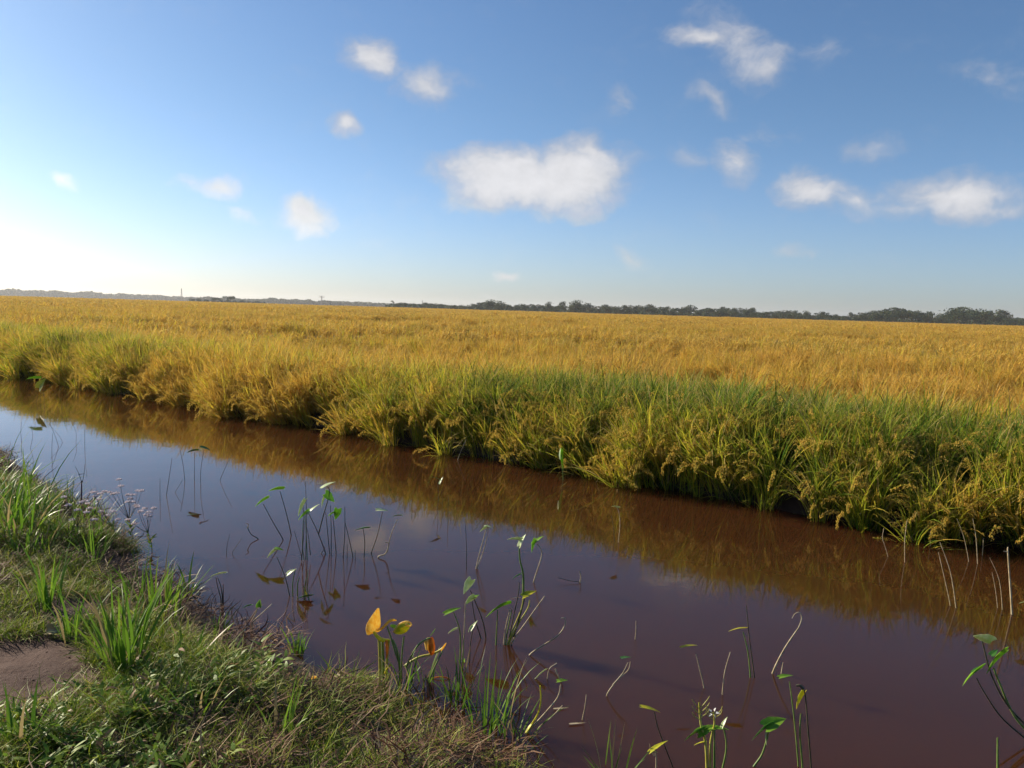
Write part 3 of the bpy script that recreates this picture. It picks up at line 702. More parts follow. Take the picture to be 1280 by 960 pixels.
plant('pond_plant', 'pond plant with one large bright green arched leaf on a single straight stalk', 'pond plant', (621, 806),
      [([(620, 806), (621, 785), (622, 763)], 5.5, G_)], [(622, 758, 31, 190, .5, LG, .38, dict(droop=.55, lobes=0))], AQ)
plant('pond_plant', 'two long dark stalks leaning left with twin pale leaves stacked near their tops', 'pond plant', (606, 798),
      [([(607, 795), (602, 772), (588, 738)], 5, D_), ([(601, 798), (594, 775), (590, 752)], 4.5, D_)], [(584, 733, 17, 235, .9, LP_, .6), (587, 750, 14, 215, .8, LP_, .6), (594, 745, 9, 30, .5, LG, .4)], AQ)
plant('pond_plant', 'green-footed pond plant with four small leaves spread at different heights', 'pond plant', (577, 828),
      [([(575, 826), (575, 790), (567, 765)], 5, G_), ([(578, 828), (580, 795), (582, 752)], 5, P_), ([(587, 828), (588, 805), (591, 788)], 4, D_)],
      [(566, 762, 18, 25, .5, LG, .35), (565, 788, 11, 195, .6, LP_, .5), (592, 781, 12, 60, .6, LP_, .4), (587, 786, 8, 230, .5, LP_, .4), (579, 831, 13, 90, .7, LG, .7)], AQ)
plant('dead_twig', 'long curved dead stalk rising to the right out of the brown water', 'twig', (662, 819), [([(662, 819), (680, 806), (697, 795), (706, 782), (706, 773), (701, 773)], 5, P_), ([(690, 800), (690, 796)], 3, P_)], ())
plant('dead_twig', 'short upright twig end joined to a thin branch on the water', 'twig', (725, 729), [([(725, 729), (726, 720), (724, 714)], 5, P_), ([(724, 728), (712, 726), (697, 722)], 3, D_)], ())
reed((794, 799), [(795, 788), (795, 776)], 3.5, P_, 'short upright pale stalk alone in the open brown water')
plant('dead_twig', 'thin pale dead stalk slanting right, low in the centre of the channel', 'twig', (757, 870), [([(759, 868), (772, 850), (785, 838), (788, 827)], 4, P_), ([(766, 856), (778, 842), (785, 828)], 3, P_)], [(783, 821, 11, 10, .2, LD, .4)])
reed((728, 900), [(731, 885), (733, 868)], 3.5, P_, 'pale stub of a stalk left of the slanting dead stalk')
plant('pond_plant', 'pond plant with a long pale stem arching right from a grassy yellow-green foot', 'pond plant', (660, 916),
      [([(660, 916), (680, 893), (697, 872), (701, 855)], 5, P_), ([(659, 915), (672, 893), (676, 875), (675, 857)], 5, LEAF_YG), ([(672, 912), (690, 896), (703, 882)], 3.5, P_), ([(694, 836), (698, 845), (701, 852)], 3.5, P_)], [(703, 850, 11, 15, .5, LG, .4), (663, 906, 17, 60, .3, LEAF_YG, .25)], AQ)
plant('pond_plant', 'thin bent stem with a narrow pale leaf near the end of the grassy bank', 'pond plant', (683, 848),
      [([(684, 850), (687, 836), (696, 829)], 3.5, P_)], [(672, 844, 20, 215, .4, LP_, .25)], AQ)
plant('pond_plant', 'pale stalk with a drooping white tip in front of the reflected rice', 'pond plant', (774, 678),
      [([(773, 678), (775, 655), (773, 638), (768, 632)], 4, P_), ([(768, 682), (767, 660), (764, 644)], 3.5, D_)], [(769, 633, 9, 160, .5, LP_, .5)], AQ)
# right
plant('pond_plant', 'lone stalk with a thin horizontal leaf, leftmost of the right-hand plants', 'pond plant', (880, 860),
      [([(880, 860), (875, 838), (870, 818)], 4, P_)], [(862, 806, 18, 12, .2, LEAF_YG, .2)], AQ)
reed((903, 868), [(906, 840), (913, 815)], 4, P_, 'bare pale stalk leaning right between the two leafy right-hand stalks')
plant('pond_plant', 'yellow-green stalk with a flat pointed leaf beside a tall bare stem', 'pond plant', (939, 847),
      [([(938, 846), (935, 815), (929, 790)], 5, G_), ([(943, 847), (937, 800), (933, 757)], 4, D_)], [(921, 785, 20, 178, .25, LEAF_YG, .3)], AQ)
plant('dead_twig', 'thick dead stalk slanting right and ending in a curled hook', 'twig', (966, 842), [([(966, 841), (980, 812), (998, 785)], 6.5, P_), ([(998, 785), (1002, 774), (1000, 766), (994, 767), (990, 773)], 3, P_), ([(977, 840), (979, 828)], 4, P_)], ())
plant('pond_plant', 'slim stem with a small green leaf at its tip beside the dark-budded stem', 'pond plant', (999, 958),
      [([(998, 957), (993, 900), (987, 852)], 4.5, G_)], [(983, 844, 16, 12, .3, LG, .35)], AQ)
plant('pond_plant', 'stem with a hanging yellow-green leaf and a dark dead bud on top', 'pond plant', (1013, 960),
      [([(1014, 960), (1010, 910), (1007, 872), (1004, 860)], 4.5, D_), ([(1003, 958), (1000, 920), (1001, 892)], 5.5, G_), ([(1004, 861), (1000, 857), (995, 857)], 8, STEM_D)], [(999, 874, 20, 235, .8, LEAF_YG, .5)], AQ)
plant('pond_plant', 'broad dark green folded leaf on a thick curving stalk', 'pond plant', (944, 958),
      [([(940, 962), (953, 942), (961, 914)], 6, G_)], [(952, 912, 30, 205, .55, LD, .5, dict(lobes=0)), (970, 902, 26, 22, .6, POND_LEAF, .6), (957, 921, 16, 255, .5, LP_, .4)], AQ)
pf = plant('flowering_weed', 'leafy water weed with a branching top and one tiny white flower', 'weed', (884, 975),
      [([(884, 975), (882, 930), (876, 905), (874, 878)], 7, STEM_Y), ([(888, 975), (888, 930), (893, 905), (892, 890)], 6, STEM_Y), ([(893, 960), (893, 930), (893, 912)], 5, G_), ([(903, 962), (908, 935), (905, 912), (900, 905)], 4.5, G_)] +
      [([(876, 900 - 3 * i), (876 + (8 if i % 2 else -8), 895 - 4 * i), (876 + (11 if i % 2 else -11), 890 - 4 * i)], 2.2, STEM_Y) for i in range(6)] +
      [([(892, 900 - 2 * i), (892 + (8 if i % 2 else -7), 895 - 2 * i), (892 + (11 if i % 2 else -10), 889 - 2 * i)], 2.2, STEM_Y) for i in range(5)],
      [(867, 916, 25, 205, .6, POND_LEAF_DARK, .42), (884, 911, 22, 30, .6, POND_LEAF, .5), (898, 909, 22, 8, .35, POND_LEAF, .3), (874, 928, 14, 185, .3, LEAF_YG, .3), (905, 902, 12, 65, .5, LP_, .35)], None)
b = at(884, 975, 0)
for k in range(5):
    a = k * 72; p = at_depth(892 + 3.5 * math.cos(R(a)), 891 + 3 * math.sin(R(a)), b.y)
    obj('petal', leaf_mesh(p, rt * math.cos(R(a)) - up * math.sin(R(a)) + fw * -.3, fw + up * .6, .016, .010, droop=0), WHITE, pf)
plant('pond_plant', 'small pond plant with a straight horizontal leaf beside the flowering water weed', 'pond plant', (828, 960),
      [([(843, 965), (830, 930), (822, 908), (818, 890)], 3.5, D_)], [(814, 885, 20, -4, .25, LEAF_YG, .25)], AQ)
plant('weed', 'scrubby little weed with a yellow twisted leaf at the bottom edge', 'weed', (820, 965),
      [([(820, 965), (820, 945), (816, 935)], 4, P_), ([(818, 945), (814, 938), (812, 930)], 3, P_)], [(823, 931, 22, 35, .4, LEAF_YG, .25), (815, 938, 9, 160, .4, LP_, .5)], None)
RB = at(1290, 930, 0)
plant('pond_plant', 'large pond plant at the right edge with three pale green leaves on long dark stalks', 'pond plant', (1296, 930),
      [([(1300, 925), (1262, 885), (1240, 845), (1228, 802)], 6, D_), ([(1298, 930), (1268, 895), (1248, 850), (1242, 835)], 7, G_), ([(1302, 940), (1255, 900), (1232, 868), (1221, 848)], 5.5, D_)],
      [(1227, 796, 26, 155, .8, LP_, .5), (1243, 826, 32, 222, .7, POND_LEAF, .5), (1213, 843, 31, 205, .55, POND_LEAF, .45), (1243, 815, 10, 40, .6, LD, .6), (1222, 835, 14, 35, .4, LD, .3)], AQ)
reed((1247, 966), [(1247, 945), (1247, 922)], 6, G_, 'thick green stub of a stalk at the bottom right corner')
for i, (b_, p_, rd, lb) in enumerate([
        ((1131, 703), [(1131, 675), (1134, 650)], 4, 'tall pale stalk against the dark foot of the rice, beside a short flag-tipped one'),
        ((1110, 696), [(1106, 682), (1103, 672), (1105, 660)], 3.5, 'leftmost short pale stalk with a flag tip below the right-hand rice'),
        ((1188, 757), [(1180, 720), (1173, 690)], 4, 'lower of two parallel pale curved stalks in the amber reflection'),
        ((1195, 760), [(1188, 715), (1175, 678)], 4.5, 'upper of two parallel pale curved stalks in the amber reflection'),
        ((1222, 705), [(1220, 672), (1216, 648)], 4, 'pale straight stalk in the dark shade of the rice near the right edge'),
        ((1211, 702), [(1205, 672), (1196, 648)], 3.5, 'stalk leaning left into the shade of the rice near the right edge'),
        ((1228, 694), [(1229, 680), (1229, 672)], 3.5, 'very short stub between the leaning stalk and the white post-like stalk'),
        ((1163, 682), [(1163, 670), (1163, 662)], 3.5, 'small isolated stub in the shade right of the tall pale stalk'),
        ((1253, 762), [(1249, 725), (1237, 697)], 3.5, 'arched thin stalk left of the white post-like stalk'),
        ((1247, 760), [(1244, 735), (1240, 715)], 3, 'faint second stem beside the arched thin stalk')]):
    reed(b_, p_, rd, P_, lb, RF)
plant('reed_stalk', 'thick white post-like stalk with a broken top at the right edge', 'stalk', (1265, 768), [([(1265, 768), (1263, 735), (1260, 692), (1260, 684)], 8, P_), ([(1260, 690), (1254, 689)], 4, P_)], (), RF)
plant('pond_plant', 'single small leaf just entering the picture at the right edge beside the white stalk', 'pond plant', (1284, 790), [([(1286, 790), (1286, 770), (1282, 755)], 4, G_)], [(1281, 752, 14, 178, .5, LP_, .5)], AQ)
plant('pond_plant', 'leafy green shoot hanging at the dark foot of the rice in the middle distance', 'pond plant', (703, 600), [([(704, 602), (703, 585), (701, 568)], 6, G_)], [(702, 575, 22, 265, .5, LG, .3), (700, 566, 11, 100, .6, LP_, .4)], AQ)
reed((572, 575), [(577, 562), (583, 549)], 4, P_, 'pale dry twig poking out of the water below the golden rice', RF)
# floating scraps, and one leaf shape added as a reflection
for (fx, fy, l_, an, mt, lb) in [(148, 550, 12, 4, LP_, 'small whitish leaf scrap afloat in the blue water at the left'), (243, 643, 14, 0, LD, 'dark reflection of the flat leaf in the group of five, added as a leaf shape'),  # the dark one is a modelled reflection of the flat leaf above it
                                 (725, 905, 22, 8, STEM_P, 'narrow pale leaf afloat near the bottom of the channel'), (704, 886, 20, -5, STEM_P, 'thin dry scrap floating above the lowest pale leaf'),
                                 (400, 604, 6, 0, LP_, 'tiny pale scrap afloat beside the crowded clump of stalks')]:
    p = at(fx, fy, .006); L = l_ * (p - CAM).dot(fw) / FPX
    me_ = leaf_mesh(Vector((-L / 2, 0, 0)), Vector((1, .2, 0)), Vector((0, 1, 0)), L, L * .16, fold=.1, droop=0.0, thick=.0005)
    o = obj('floating_leaf', me_, mt); o.location = p; tag(o, lb, 'leaf', 'leaves afloat on the channel')

# ---------------- yellow plant on the bank edge
def sheet(rows, mat, name, root, thick=.0015):
    """rows of photo points with depth offsets -> smooth leaf surface with thickness"""
    nr_, nc_ = len(rows), len(rows[0]); V = [at_depth(p[0], p[1], YB + p[2]) for r_ in rows for p in r_]
    F = [(i * nc_ + j, i * nc_ + j + 1, (i + 1) * nc_ + j + 1, (i + 1) * nc_ + j) for i in range(nr_ - 1) for j in range(nc_ - 1)]
    o = obj(name, geo_mesh(name, V, F), mat, root)
    m1 = o.modifiers.new('smooth', 'SUBSURF'); m1.levels = m1.render_levels = 3
    m2 = o.modifiers.new('thick', 'SOLIDIFY'); m2.thickness = thick
    return o
bz = .03; B0 = at(490, 843, bz); YB = B0.y
yp = empty('yellowing_plant', B0); tag(yp, 'wilting plant with curled golden and orange leaves on the edge of the near bank', 'plant')
def ystem(pl, rad, mat, dz=0.0):
    P = [at_depth(p[0], p[1], YB + (p[2] if len(p) > 2 else dz)) for p in pl]
    V, F = tube(smooth_path(P, 5), [r_ / 1000 for r_ in (rad if isinstance(rad, list) else [rad] * (5 * (len(P) - 1) + 1))], 8)
    obj('stem', geo_mesh('stem', V, F), mat, yp)
ystem([(475, 850), (475, 825), (474, 800)], 8, STEM_Y); ystem([(479, 850, .02), (479, 825, .02), (478, 798, .02)], 7, STEM_G); ystem([(483, 848, .03), (484, 822, .03), (486, 800, .02)], 7, STEM_Y)
ystem([(487, 800, .01), (478, 800), (471, 795), (467, 789)], [5, 6, 7, 8, 9, 10, 10, 10, 10, 9, 9, 8, 8, 7, 6, 6], LEAF_YG)
ystem([(483, 800, .0), (484, 812, -.01), (483, 823, -.02)], [6, 7, 7, 8, 8, 8, 7, 6, 5, 4, 3], LEAF_ORANGE)
ystem([(500, 855), (499, 830), (496, 812), (491, 800)], 5, STEM_G); ystem([(502, 855, .02), (502, 830, .02), (503, 812, .02), (505, 796, .02)], 4, STEM_G)
ystem([(499, 830, .01), (494, 815), (488, 795), (484, 783)], 4, STEM_G); ystem([(481, 842), (484, 836), (488, 831)], 5, LEAF_YG)
ystem([(507, 835), (513, 822), (523, 806), (533, 799), (538, 798)], 4.5, STEM_G); ystem([(505, 833, .02), (515, 826, .02), (525, 821, .02), (538, 818, .02), (548, 814, .02), (555, 809, .02)], 6, STEM_Y)
ystem([(536, 862, -.05), (540, 842, -.04), (550, 820, -.02), (553, 814, 0)], 3.5, STEM_G)
ystem([(522, 850, .03), (537, 848, .03), (552, 846, .03), (563, 849, .03)], 3, LEAF_ORANGE)
# big golden funnel leaf
sheet([[(473, 758, .02), (474.5, 763, .05), (475, 772, .07), (476, 780, .05)],
       [(468, 765, -.01), (471, 769, .0), (473, 777, .02), (475, 783, .03)],
       [(460, 776, -.02), (464, 780, -.02), (469, 785, 0), (474, 786, .02)],
       [(457, 784, .0), (460, 788, -.01), (467, 789, -.01), (475, 786, .01)],
       [(458, 795, .03), (463, 793, .02), (470, 790, .0), (478, 785, .0)]], LEAF_GOLD, 'leaf', yp)
sheet([[(470, 790, 0), (471, 791, .02)], [(478, 784, -.01), (479, 787, .01)], [(484, 776, -.02), (485, 780, 0)], [(490, 773, -.02), (490, 776, .01)], [(496, 775, .0), (496, 776.5, .02)]], LEAF_GOLD, 'leaf', yp)
# second rolled leaf
sheet([[(491, 791, 0), (495, 783, .0), (500, 779, 0), (507, 776, .02)],
       [(494, 792, .01), (499, 786, -.01), (505, 783, -.02), (511, 779, 0)],
       [(500, 793, .03), (504, 792, .01), (509, 787, 0), (514, 783, .01)],
       [(504, 792, .05), (508, 790, .04), (511, 786, .05), (513, 781, .05)]], LEAF_YG, 'leaf', yp)
ystem([(492, 790, -.02), (496, 783, -.03), (503, 778, -.04), (510, 777, -.05), (514, 780, -.05), (512, 783, -.05), (507, 781, -.05), (509, 779, -.05)], 4, LEAF_GOLD)
sheet([[(486, 783, .04), (489, 780, .05)], [(493, 786, .04), (495, 781, .05)], [(500, 788, .04), (500, 784, .05)]], POND_LEAF, 'leaf', yp)
# orange hanging leaf and the one on the ground
sheet([[(535, 799, 0), (538, 797, .0), (541, 795, .01)], [(534, 806, .0), (538, 805, -.02), (543, 803, .01)], [(535, 813, .0), (539, 814, -.02), (544, 809, .01)], [(539, 820, .0), (541, 819, -.01), (543, 816, .0)]], LEAF_ORANGE, 'leaf', yp)
sheet([[(530, 800, 0), (534, 797, .0), (538, 796, .01)], [(531, 806, .0), (534, 803, -.02), (537, 802, .01)], [(533, 815, .0), (535, 812, -.01), (537, 810, .01)]], LEAF_GOLD, 'leaf', yp)
sheet([[(537, 796, 0), (540, 793, .01)], [(541, 791, .0), (543, 789, .01)], [(544, 786, .0), (544.5, 785, .01)]], POND_LEAF, 'leaf', yp)
sheet([[(550, 815, 0), (553, 813, .01)], [(553, 809, .0), (557, 807, .01)], [(557, 804, .0), (558.5, 803, .01)]], LEAF_GOLD, 'leaf', yp)
def ground_leaf(px, py, sz, mat, lb, name='fallen_leaf', lift=.03):
    p0 = at(px, py, .2)
    for _ in range(8): p0 = at(px, py, gz(p0.x, p0.y) + lift)
    L = sz * (p0 - CAM).dot(fw) / FPX
    me_ = leaf_mesh(Vector((-L / 2, 0, 0)), Vector((1, .1, .15)), Vector((-.1, .7, .7)), L, L * .75, fold=.5, droop=.6, curl=.5)
    o = obj(name, me_, mat); o.location = p0; o.rotation_euler = (0, 0, rng.uniform(-.8, .8)); tag(o, lb, 'leaf')
ground_leaf(488, 851, 17, LEAF_ORANGE, 'bright orange dead leaf on the ground at the foot of the yellowing plant')
ground_leaf(428, 846, 17, STEM_P, 'pale papery dead leaf standing on the grass left of the yellowing plant', lift=.05)
ground_leaf(72, 790, 22, STEM_P, 'dry pale leaf curled beside the bare dirt patch at the left')
ground_leaf(395, 848, 10, LEAF_GOLD, 'small yellow leaf in the grass left of the papery dead leaf')

# ---------------- notable tufts on the near bank
def on_bank(px, py):
    p0 = at(px, py, .2)
    for _ in range(8): p0 = at(px, py, max(0, gz(p0.x, p0.y)))
    return p0
def tuft_thing(px, py, n, Lr, W_, rad, label, mat=LUSH, name='grass_tuft', group='grass tufts standing on the near bank', th=(0, .5), dr=(.2, 1.0)):
    G = tuft(n, Lr, W_, rad, th, dr); o = obj(name, G.mesh(name), mat); o.location = on_bank(px, py) - Vector((0, 0, .01)); return tag(o, label, 'grass tuft', group)
tuft_thing(155, 838, 46, (.22, .52), .016, .07, 'tallest bright green grass tuft, standing on the bank right of the bare dirt')
tuft_thing(202, 768, 30, (.15, .42), .013, .10, 'wide upright grass tuft on the bank edge behind the tallest one')
tuft_thing(180, 762, 22, (.15, .45), .013, .08, 'upright tuft just left of the wide one at the water')
tuft_thing(235, 745, 18, (.12, .32), .013, .05, 'low tuft leaning out towards the water at the bank edge', th=(.4, 1.0))
tuft_thing(60, 760, 22, (.15, .45), .015, .07, 'bright tuft left of the tallest one, above the bare dirt')
tuft_thing(88, 800, 16, (.12, .36), .013, .05, 'slim bright tuft between the bare dirt and the tallest tuft')
tuft_thing(35, 700, 20, (.15, .40), .014, .08, 'broad-bladed tuft halfway up the left edge of the bank')
tuft_thing(120, 700, 16, (.12, .34), .012, .08, 'small green tuft below the pale weed flowers')
tuft_thing(372, 818, 20, (.08, .20), .012, .05, 'short stiff tuft on the mud right of the dead brown clumps')
tuft_thing(270, 795, 16, (.10, .20), .011, .06, 'small bright tuft between the two dead brown clumps')
tuft_thing(235, 822, 18, (.10, .22), .010, .07, 'greyish arching tuft in front of the left dead brown clump', th=(.2, .8))
tuft_thing(505, 862, 12, (.10, .26), .010, .04, 'narrow green tuft at the foot of the yellowing plant')
tuft_thing(530, 855, 12, (.08, .20), .009, .05, 'low tuft right of the yellowing plant stems')
tuft_thing(575, 880, 18, (.14, .34), .009, .08, 'thin upright grass tuft where the bank meets the water')
tuft_thing(610, 915, 26, (.16, .40), .010, .09, 'tall thin tuft near the tip of the grassy bank')
tuft_thing(640, 930, 18, (.10, .28), .009, .10, 'outermost grass tuft hanging over the water at the bank tip', th=(.3, .9))
tuft_thing(350, 935, 14, (.12, .34), .016, .05, 'broad bright blades in the foreground grass, bottom centre left')
tuft_thing(25, 935, 14, (.12, .30), .014, .05, 'bright tuft at the bottom left corner of the bank')
tuft_thing(245, 905, 12, (.10, .26), .013, .05, 'bright blades in the short turf above the bottom edge')
# tall grass at the left edge
tuft_thing(5, 672, 60, (.30, .75), .016, .22, 'tall dense dark green grass clump at the left edge of the picture', th=(.0, .6), dr=(.4, 1.3))
tuft_thing(-40, 660, 60, (.30, .80), .016, .25, 'tall grass clump cut by the left edge, behind the dense one', th=(.0, .6), dr=(.4, 1.3))
tuft_thing(25, 655, 34, (.2, .5), .013, .18, 'arching grass leaning over the water beside the tall left clump', th=(.2, .9), dr=(.5, 1.4))
o = tuft_thing(765, 968, 14, (.10, .26), .007, .08, 'sparse thin grass shoots rising from the water at the bottom edge', th=(.1, .9), dr=(.0, .5)); o.location.z = -.01
tuft_thing(216, 790, 60, (.08, .17), .008, .11, 'left dead brown clump of matted grass on the bank', DEAD, 'dead_clump', 'dead clumps on the near bank', th=(.2, 1.3))
tuft_thing(314, 818, 46, (.08, .18), .014, .10, 'right dead reddish-brown clump of withered leaves on the bank', DEAD, 'dead_clump', 'dead clumps on the near bank', th=(.1, 1.2))
tuft_thing(545, 885, 60, (.06, .16), .009, .14, 'dark brown mat of dead stems below the yellowing plant', DEAD, 'dead_clump', 'dead clumps on the near bank', th=(.4, 1.5))

# purple spike and pale flowering weeds
pb = on_bank(103, 648)
plant('flower_spike', 'single dark purple flower spike standing up from the bank before the water', 'flower', (103, 648), [([(103, 648), (102, 625), (102, 601)], 9, STEM_PURPLE), ([(102, 603), (99, 593), (94, 583)], 2.5, D_), ([(103, 603), (105, 592), (106, 580)], 2.5, D_), ([(98, 593), (106, 592)], 3, STEM_PURPLE), ([(102, 601), (94, 612), (90, 620)], 2, D_)], (), None, z=pb.z)
def flower_weed(bx, by, heads, label):
    b = on_bank(bx, by); root = empty('flowering_weed', b); tag(root, label, 'weed', 'pale flowering weeds at the bank edge')
    pxm = (b - CAM).dot(fw) / FPX
    mid = at_depth(bx + (np.mean([h[0] for h in heads]) - bx) * .4, by - (by - np.mean([h[1] for h in heads])) * .5, b.y)
    V, F = tube(smooth_path([b, (b + mid) / 2 + Vector((.01, 0, 0)), mid], 4), .0035, 5); obj('stem', geo_mesh('stem', V, F), STEM_G, root)
    G = Geo()
    for (hx_, hy) in heads:
        p = at_depth(hx_, hy, b.y + rng.uniform(-.12, .12))
        q = mid.lerp(p, .5) + Vector((rng.uniform(-.01, .01), 0, -.01))
        V, F = tube(smooth_path([mid, q, p], 4), .0018, 5); obj('stem', geo_mesh('stem', V, F), STEM_D, root)
        Gf = Geo(); n = 46; dz_ = rng.normal(size=(n, 3)); dz_[:, 2] = np.abs(dz_[:, 2]) * .8; dz_ /= np.linalg.norm(dz_, axis=1)[:, None]
        grains(Gf, np.array(p)[None] + dz_ * .014 * np.array([1.3, 1.3, .7]), dz_, np.full(n, .008)); obj('flower_head', Gf.mesh('flower_head'), PETAL, root)
    n = 14; u = U(.2, .95, n)[:, None]; bb = np.array(b)[None] * (1 - u) + np.array(mid)[None] * u
    Gl = Geo(); blades(Gl, bb, U(0, 6.28, n), U(.04, .09, n), U(.012, .02, n), U(.5, 1.2, n), U(.2, .8, n), 4); obj('leaf', Gl.mesh('leaf'), HERB, root)
flower_weed(165, 680, [(149, 600), (151, 608), (138, 616), (141, 618), (146, 617), (131, 615), (160, 619), (166, 619), (163, 624), (166, 628), (172, 614), (177, 614), (160, 628), (170, 632)], 'tallest pale pink flowering weed, reaching over the blue water')
flower_weed(150, 685, [(117, 616), (119, 621), (125, 618), (124, 625), (110, 630), (112, 636), (126, 640), (134, 645), (142, 640), (148, 650)], 'pale pink flowering weed just right of the purple spike')
flower_weed(190, 690, [(181, 636), (186, 641), (192, 636), (183, 644), (176, 640), (172, 634), (187, 646), (160, 650), (168, 655)], 'pale flowering weed sprawling rightmost over the bank edge')
flower_weed(95, 680, [(80, 622), (85, 632), (97, 638), (100, 629), (106, 627), (108, 641), (118, 650), (90, 650)], 'low pale flowering weed at the foot of the purple spike')

# ------------------------------------------------------------------ trees on the horizon
def crown_mesh(seed, flat=.5, hgt=1.0, wid=1.0, n_l=9, nf=70, gap=.0):
    """Crown for a tree of unit height: many small leaf clumps on uneven limbs; z from ~.25 to 1."""
    r = np.random.default_rng(seed); G = Geo(); P = []
    for i in range(n_l):
        a = r.uniform(0, 6.28); q = r.uniform(0, .36) * wid; zc = r.uniform(.42, .86) - q * .35
        c = np.array([math.cos(a) * q, math.sin(a) * q, zc]); rad = r.uniform(.12, .22) * (1.15 - .3 * q)
        d = r.normal(size=(nf, 3)); d /= np.linalg.norm(d, axis=1)[:, None]
        P.append(c + d * rad * r.uniform(.55, 1.12, nf)[:, None] * np.array([1.15 * wid, 1.15 * wid, flat]))
    P = np.concatenate(P); P[:, 2] = np.minimum(P[:, 2], 1.02); n = len(P)
    s = r.uniform(.022, .05, n)[:, None]; a = r.normal(size=(n, 3)); a /= np.linalg.norm(a, axis=1)[:, None]
    b_ = np.cross(a, r.normal(size=(n, 3))); b_ /= np.linalg.norm(b_, axis=1)[:, None]
    V = np.stack([P - a * s, P + b_ * s * .8, P + a * s, P - b_ * s * .8], 1).reshape(-1, 3)
    G.add(V, np.arange(4 * n).reshape(-1, 4), np.repeat(r.random(n), 4), .5); return G.mesh('crown', False)
def trunk_mesh(seed, h=.6):
    r = random.Random(seed); V = []; F = []
    def add(pts_, rad):
        v, f = tube(smooth_path(pts_, 3), rad, 6); o = len(V); V.extend(v); F.extend([tuple(i + o for i in q) for q in f])
    add([(0, 0, -.05), (r.uniform(-.02, .02), 0, h * .5), (r.uniform(-.04, .04), 0, h)], .022)
    for i in range(5):
        a = r.uniform(0, 6.28); l = r.uniform(.18, .34); z = h * r.uniform(.45, .9)
        add([(0, 0, z), (math.cos(a) * l * .5, math.sin(a) * l * .5, z + l * .35), (math.cos(a) * l, math.sin(a) * l, z + l * .8)], .009)
    return geo_mesh('trunk', V, F)
specs = [dict(flat=.75, wid=1.0), dict(flat=.6, wid=1.25), dict(flat=.9, wid=.8), dict(flat=.7, wid=1.5, n_l=12), dict(flat=.5, wid=1.1, n_l=7), dict(flat=1.0, wid=.9, n_l=11), dict(flat=.8, wid=1.35, n_l=12)]
CR = [crown_mesh(100 + i, **k) for i, k in enumerate(specs)]; TR = [trunk_mesh(i) for i in range(4)]
FLAT = [crown_mesh(200 + i, flat=.28, wid=1.3, n_l=6, nf=60) for i in range(3)]
for m_ in CR + FLAT: m_.materials.append(TREE)
for m_ in TR: m_.materials.append(BARK)
GRP = 'trees along the far edge of the rice field'
def tree(px, hpx, dist, crown, label, wide=1.0, name='tree', group=GRP):
    d = ray(px, 390); x = d.x / d.y * dist; z = float(ground_h(*st(x, dist)))
    H = hpx * 1.15 / FPX * dist + (z_can - z)
    root = empty(name, (x, dist, z)); tag(root, label, 'tree', group)
    for nm, me_ in (('trunk', TR[rng.integers(0, 4)]), ('crown', crown)):
        c = bpy.data.objects.new(nm, me_); C.objects.link(c); c.parent = root
        c.rotation_euler = (0, 0, rng.uniform(0, 6.28)); c.scale = (H * wide, H * wide, H)
    return root
z_can = 1.35
prof_x = [486, 500, 520, 545, 580, 598, 612, 628, 640, 685, 705, 718, 732, 750, 800, 840, 880, 920, 960, 1000, 1060, 1084, 1092, 1130, 1158, 1166, 1172, 1180, 1200, 1240, 1256, 1264, 1300, 1340]
prof_h = [5, 8, 7, 6, 6, 8, 12, 10, 9.5, 10, 12, 14, 12, 10.5, 12, 10.5, 12, 11.5, 10, 9.5, 10, 10, 15, 17, 15, 11, 10, 15, 18, 17.5, 15, 11, 10, 10]
L_shared = 'dark green broadleaf tree crowded into the tree line on the right-hand horizon'
for x in np.arange(492, 1330, 7.6):
    h = float(np.interp(x, prof_x, prof_h)) * rng.uniform(.74, 1.18)
    tree(x + rng.uniform(-2, 2), h, rng.uniform(560, 660), CR[rng.integers(0, 7)], L_shared, rng.uniform(1.0, 1.5))
for x in np.arange(496, 1330, 11.5):
    h = float(np.interp(x, prof_x, prof_h)) * rng.uniform(.62, .88)
    tree(x + rng.uniform(-3, 3), h, rng.uniform(520, 555), CR[rng.integers(0, 7)], L_shared, rng.uniform(1.1, 1.7))
for x, h, wd, lb in [(1093, 18, .75, 'slender flat-topped tree at the left end of the taller right-hand group'), (1118, 19.5, .8, 'flat-topped tree standing highest in the middle of the taller group'),
                     (1137, 19, 1.1, 'broad umbrella-shaped tree right of the highest flat-topped one'), (1162, 16, .8, 'flat-topped tree just left of the gap in the tall right-hand group')]:
    tree(x, h, 540, FLAT[rng.integers(0, 3)], lb, wd)
for x, h, wd, lb in [(719, 16, 1.2, 'tallest rounded tree in the centre of the horizon tree line'), (612, 13.5, 1.2, 'rounded dark tree rising at the left part of the tree line'), (685, 13, .8, 'small flat-topped tree left of the tallest central one'),
                     (1195, 19.5, 1.5, 'massive broad tree in the rounded grove at the far right'), (1228, 19.5, 1.5, 'right-hand broad tree of the rounded grove, before it drops away')]:
    tree(x, h, 545, CR[3], lb, wd)
for x, h, wd, lb in [(288, 9, 1.3, 'small dark tree alone on the left horizon, taller of a pair'), (270, 6.5, 1.7, 'low dark tree alone on the left horizon, shorter of a pair'), (491, 11, .45, 'lone thin-trunked tree with a tiny crown standing up left of the tree line')]:
    tree(x, h, 640, CR[1] if x != 491 else FLAT[0], lb, wd, group=None)
for x in np.arange(240, 330, 9): tree(x, rng.uniform(3.2, 4.6), 660, CR[rng.integers(0, 7)], 'low dark tree in the thin row around the lone pair on the left horizon', 1.8, group='low trees on the left horizon')
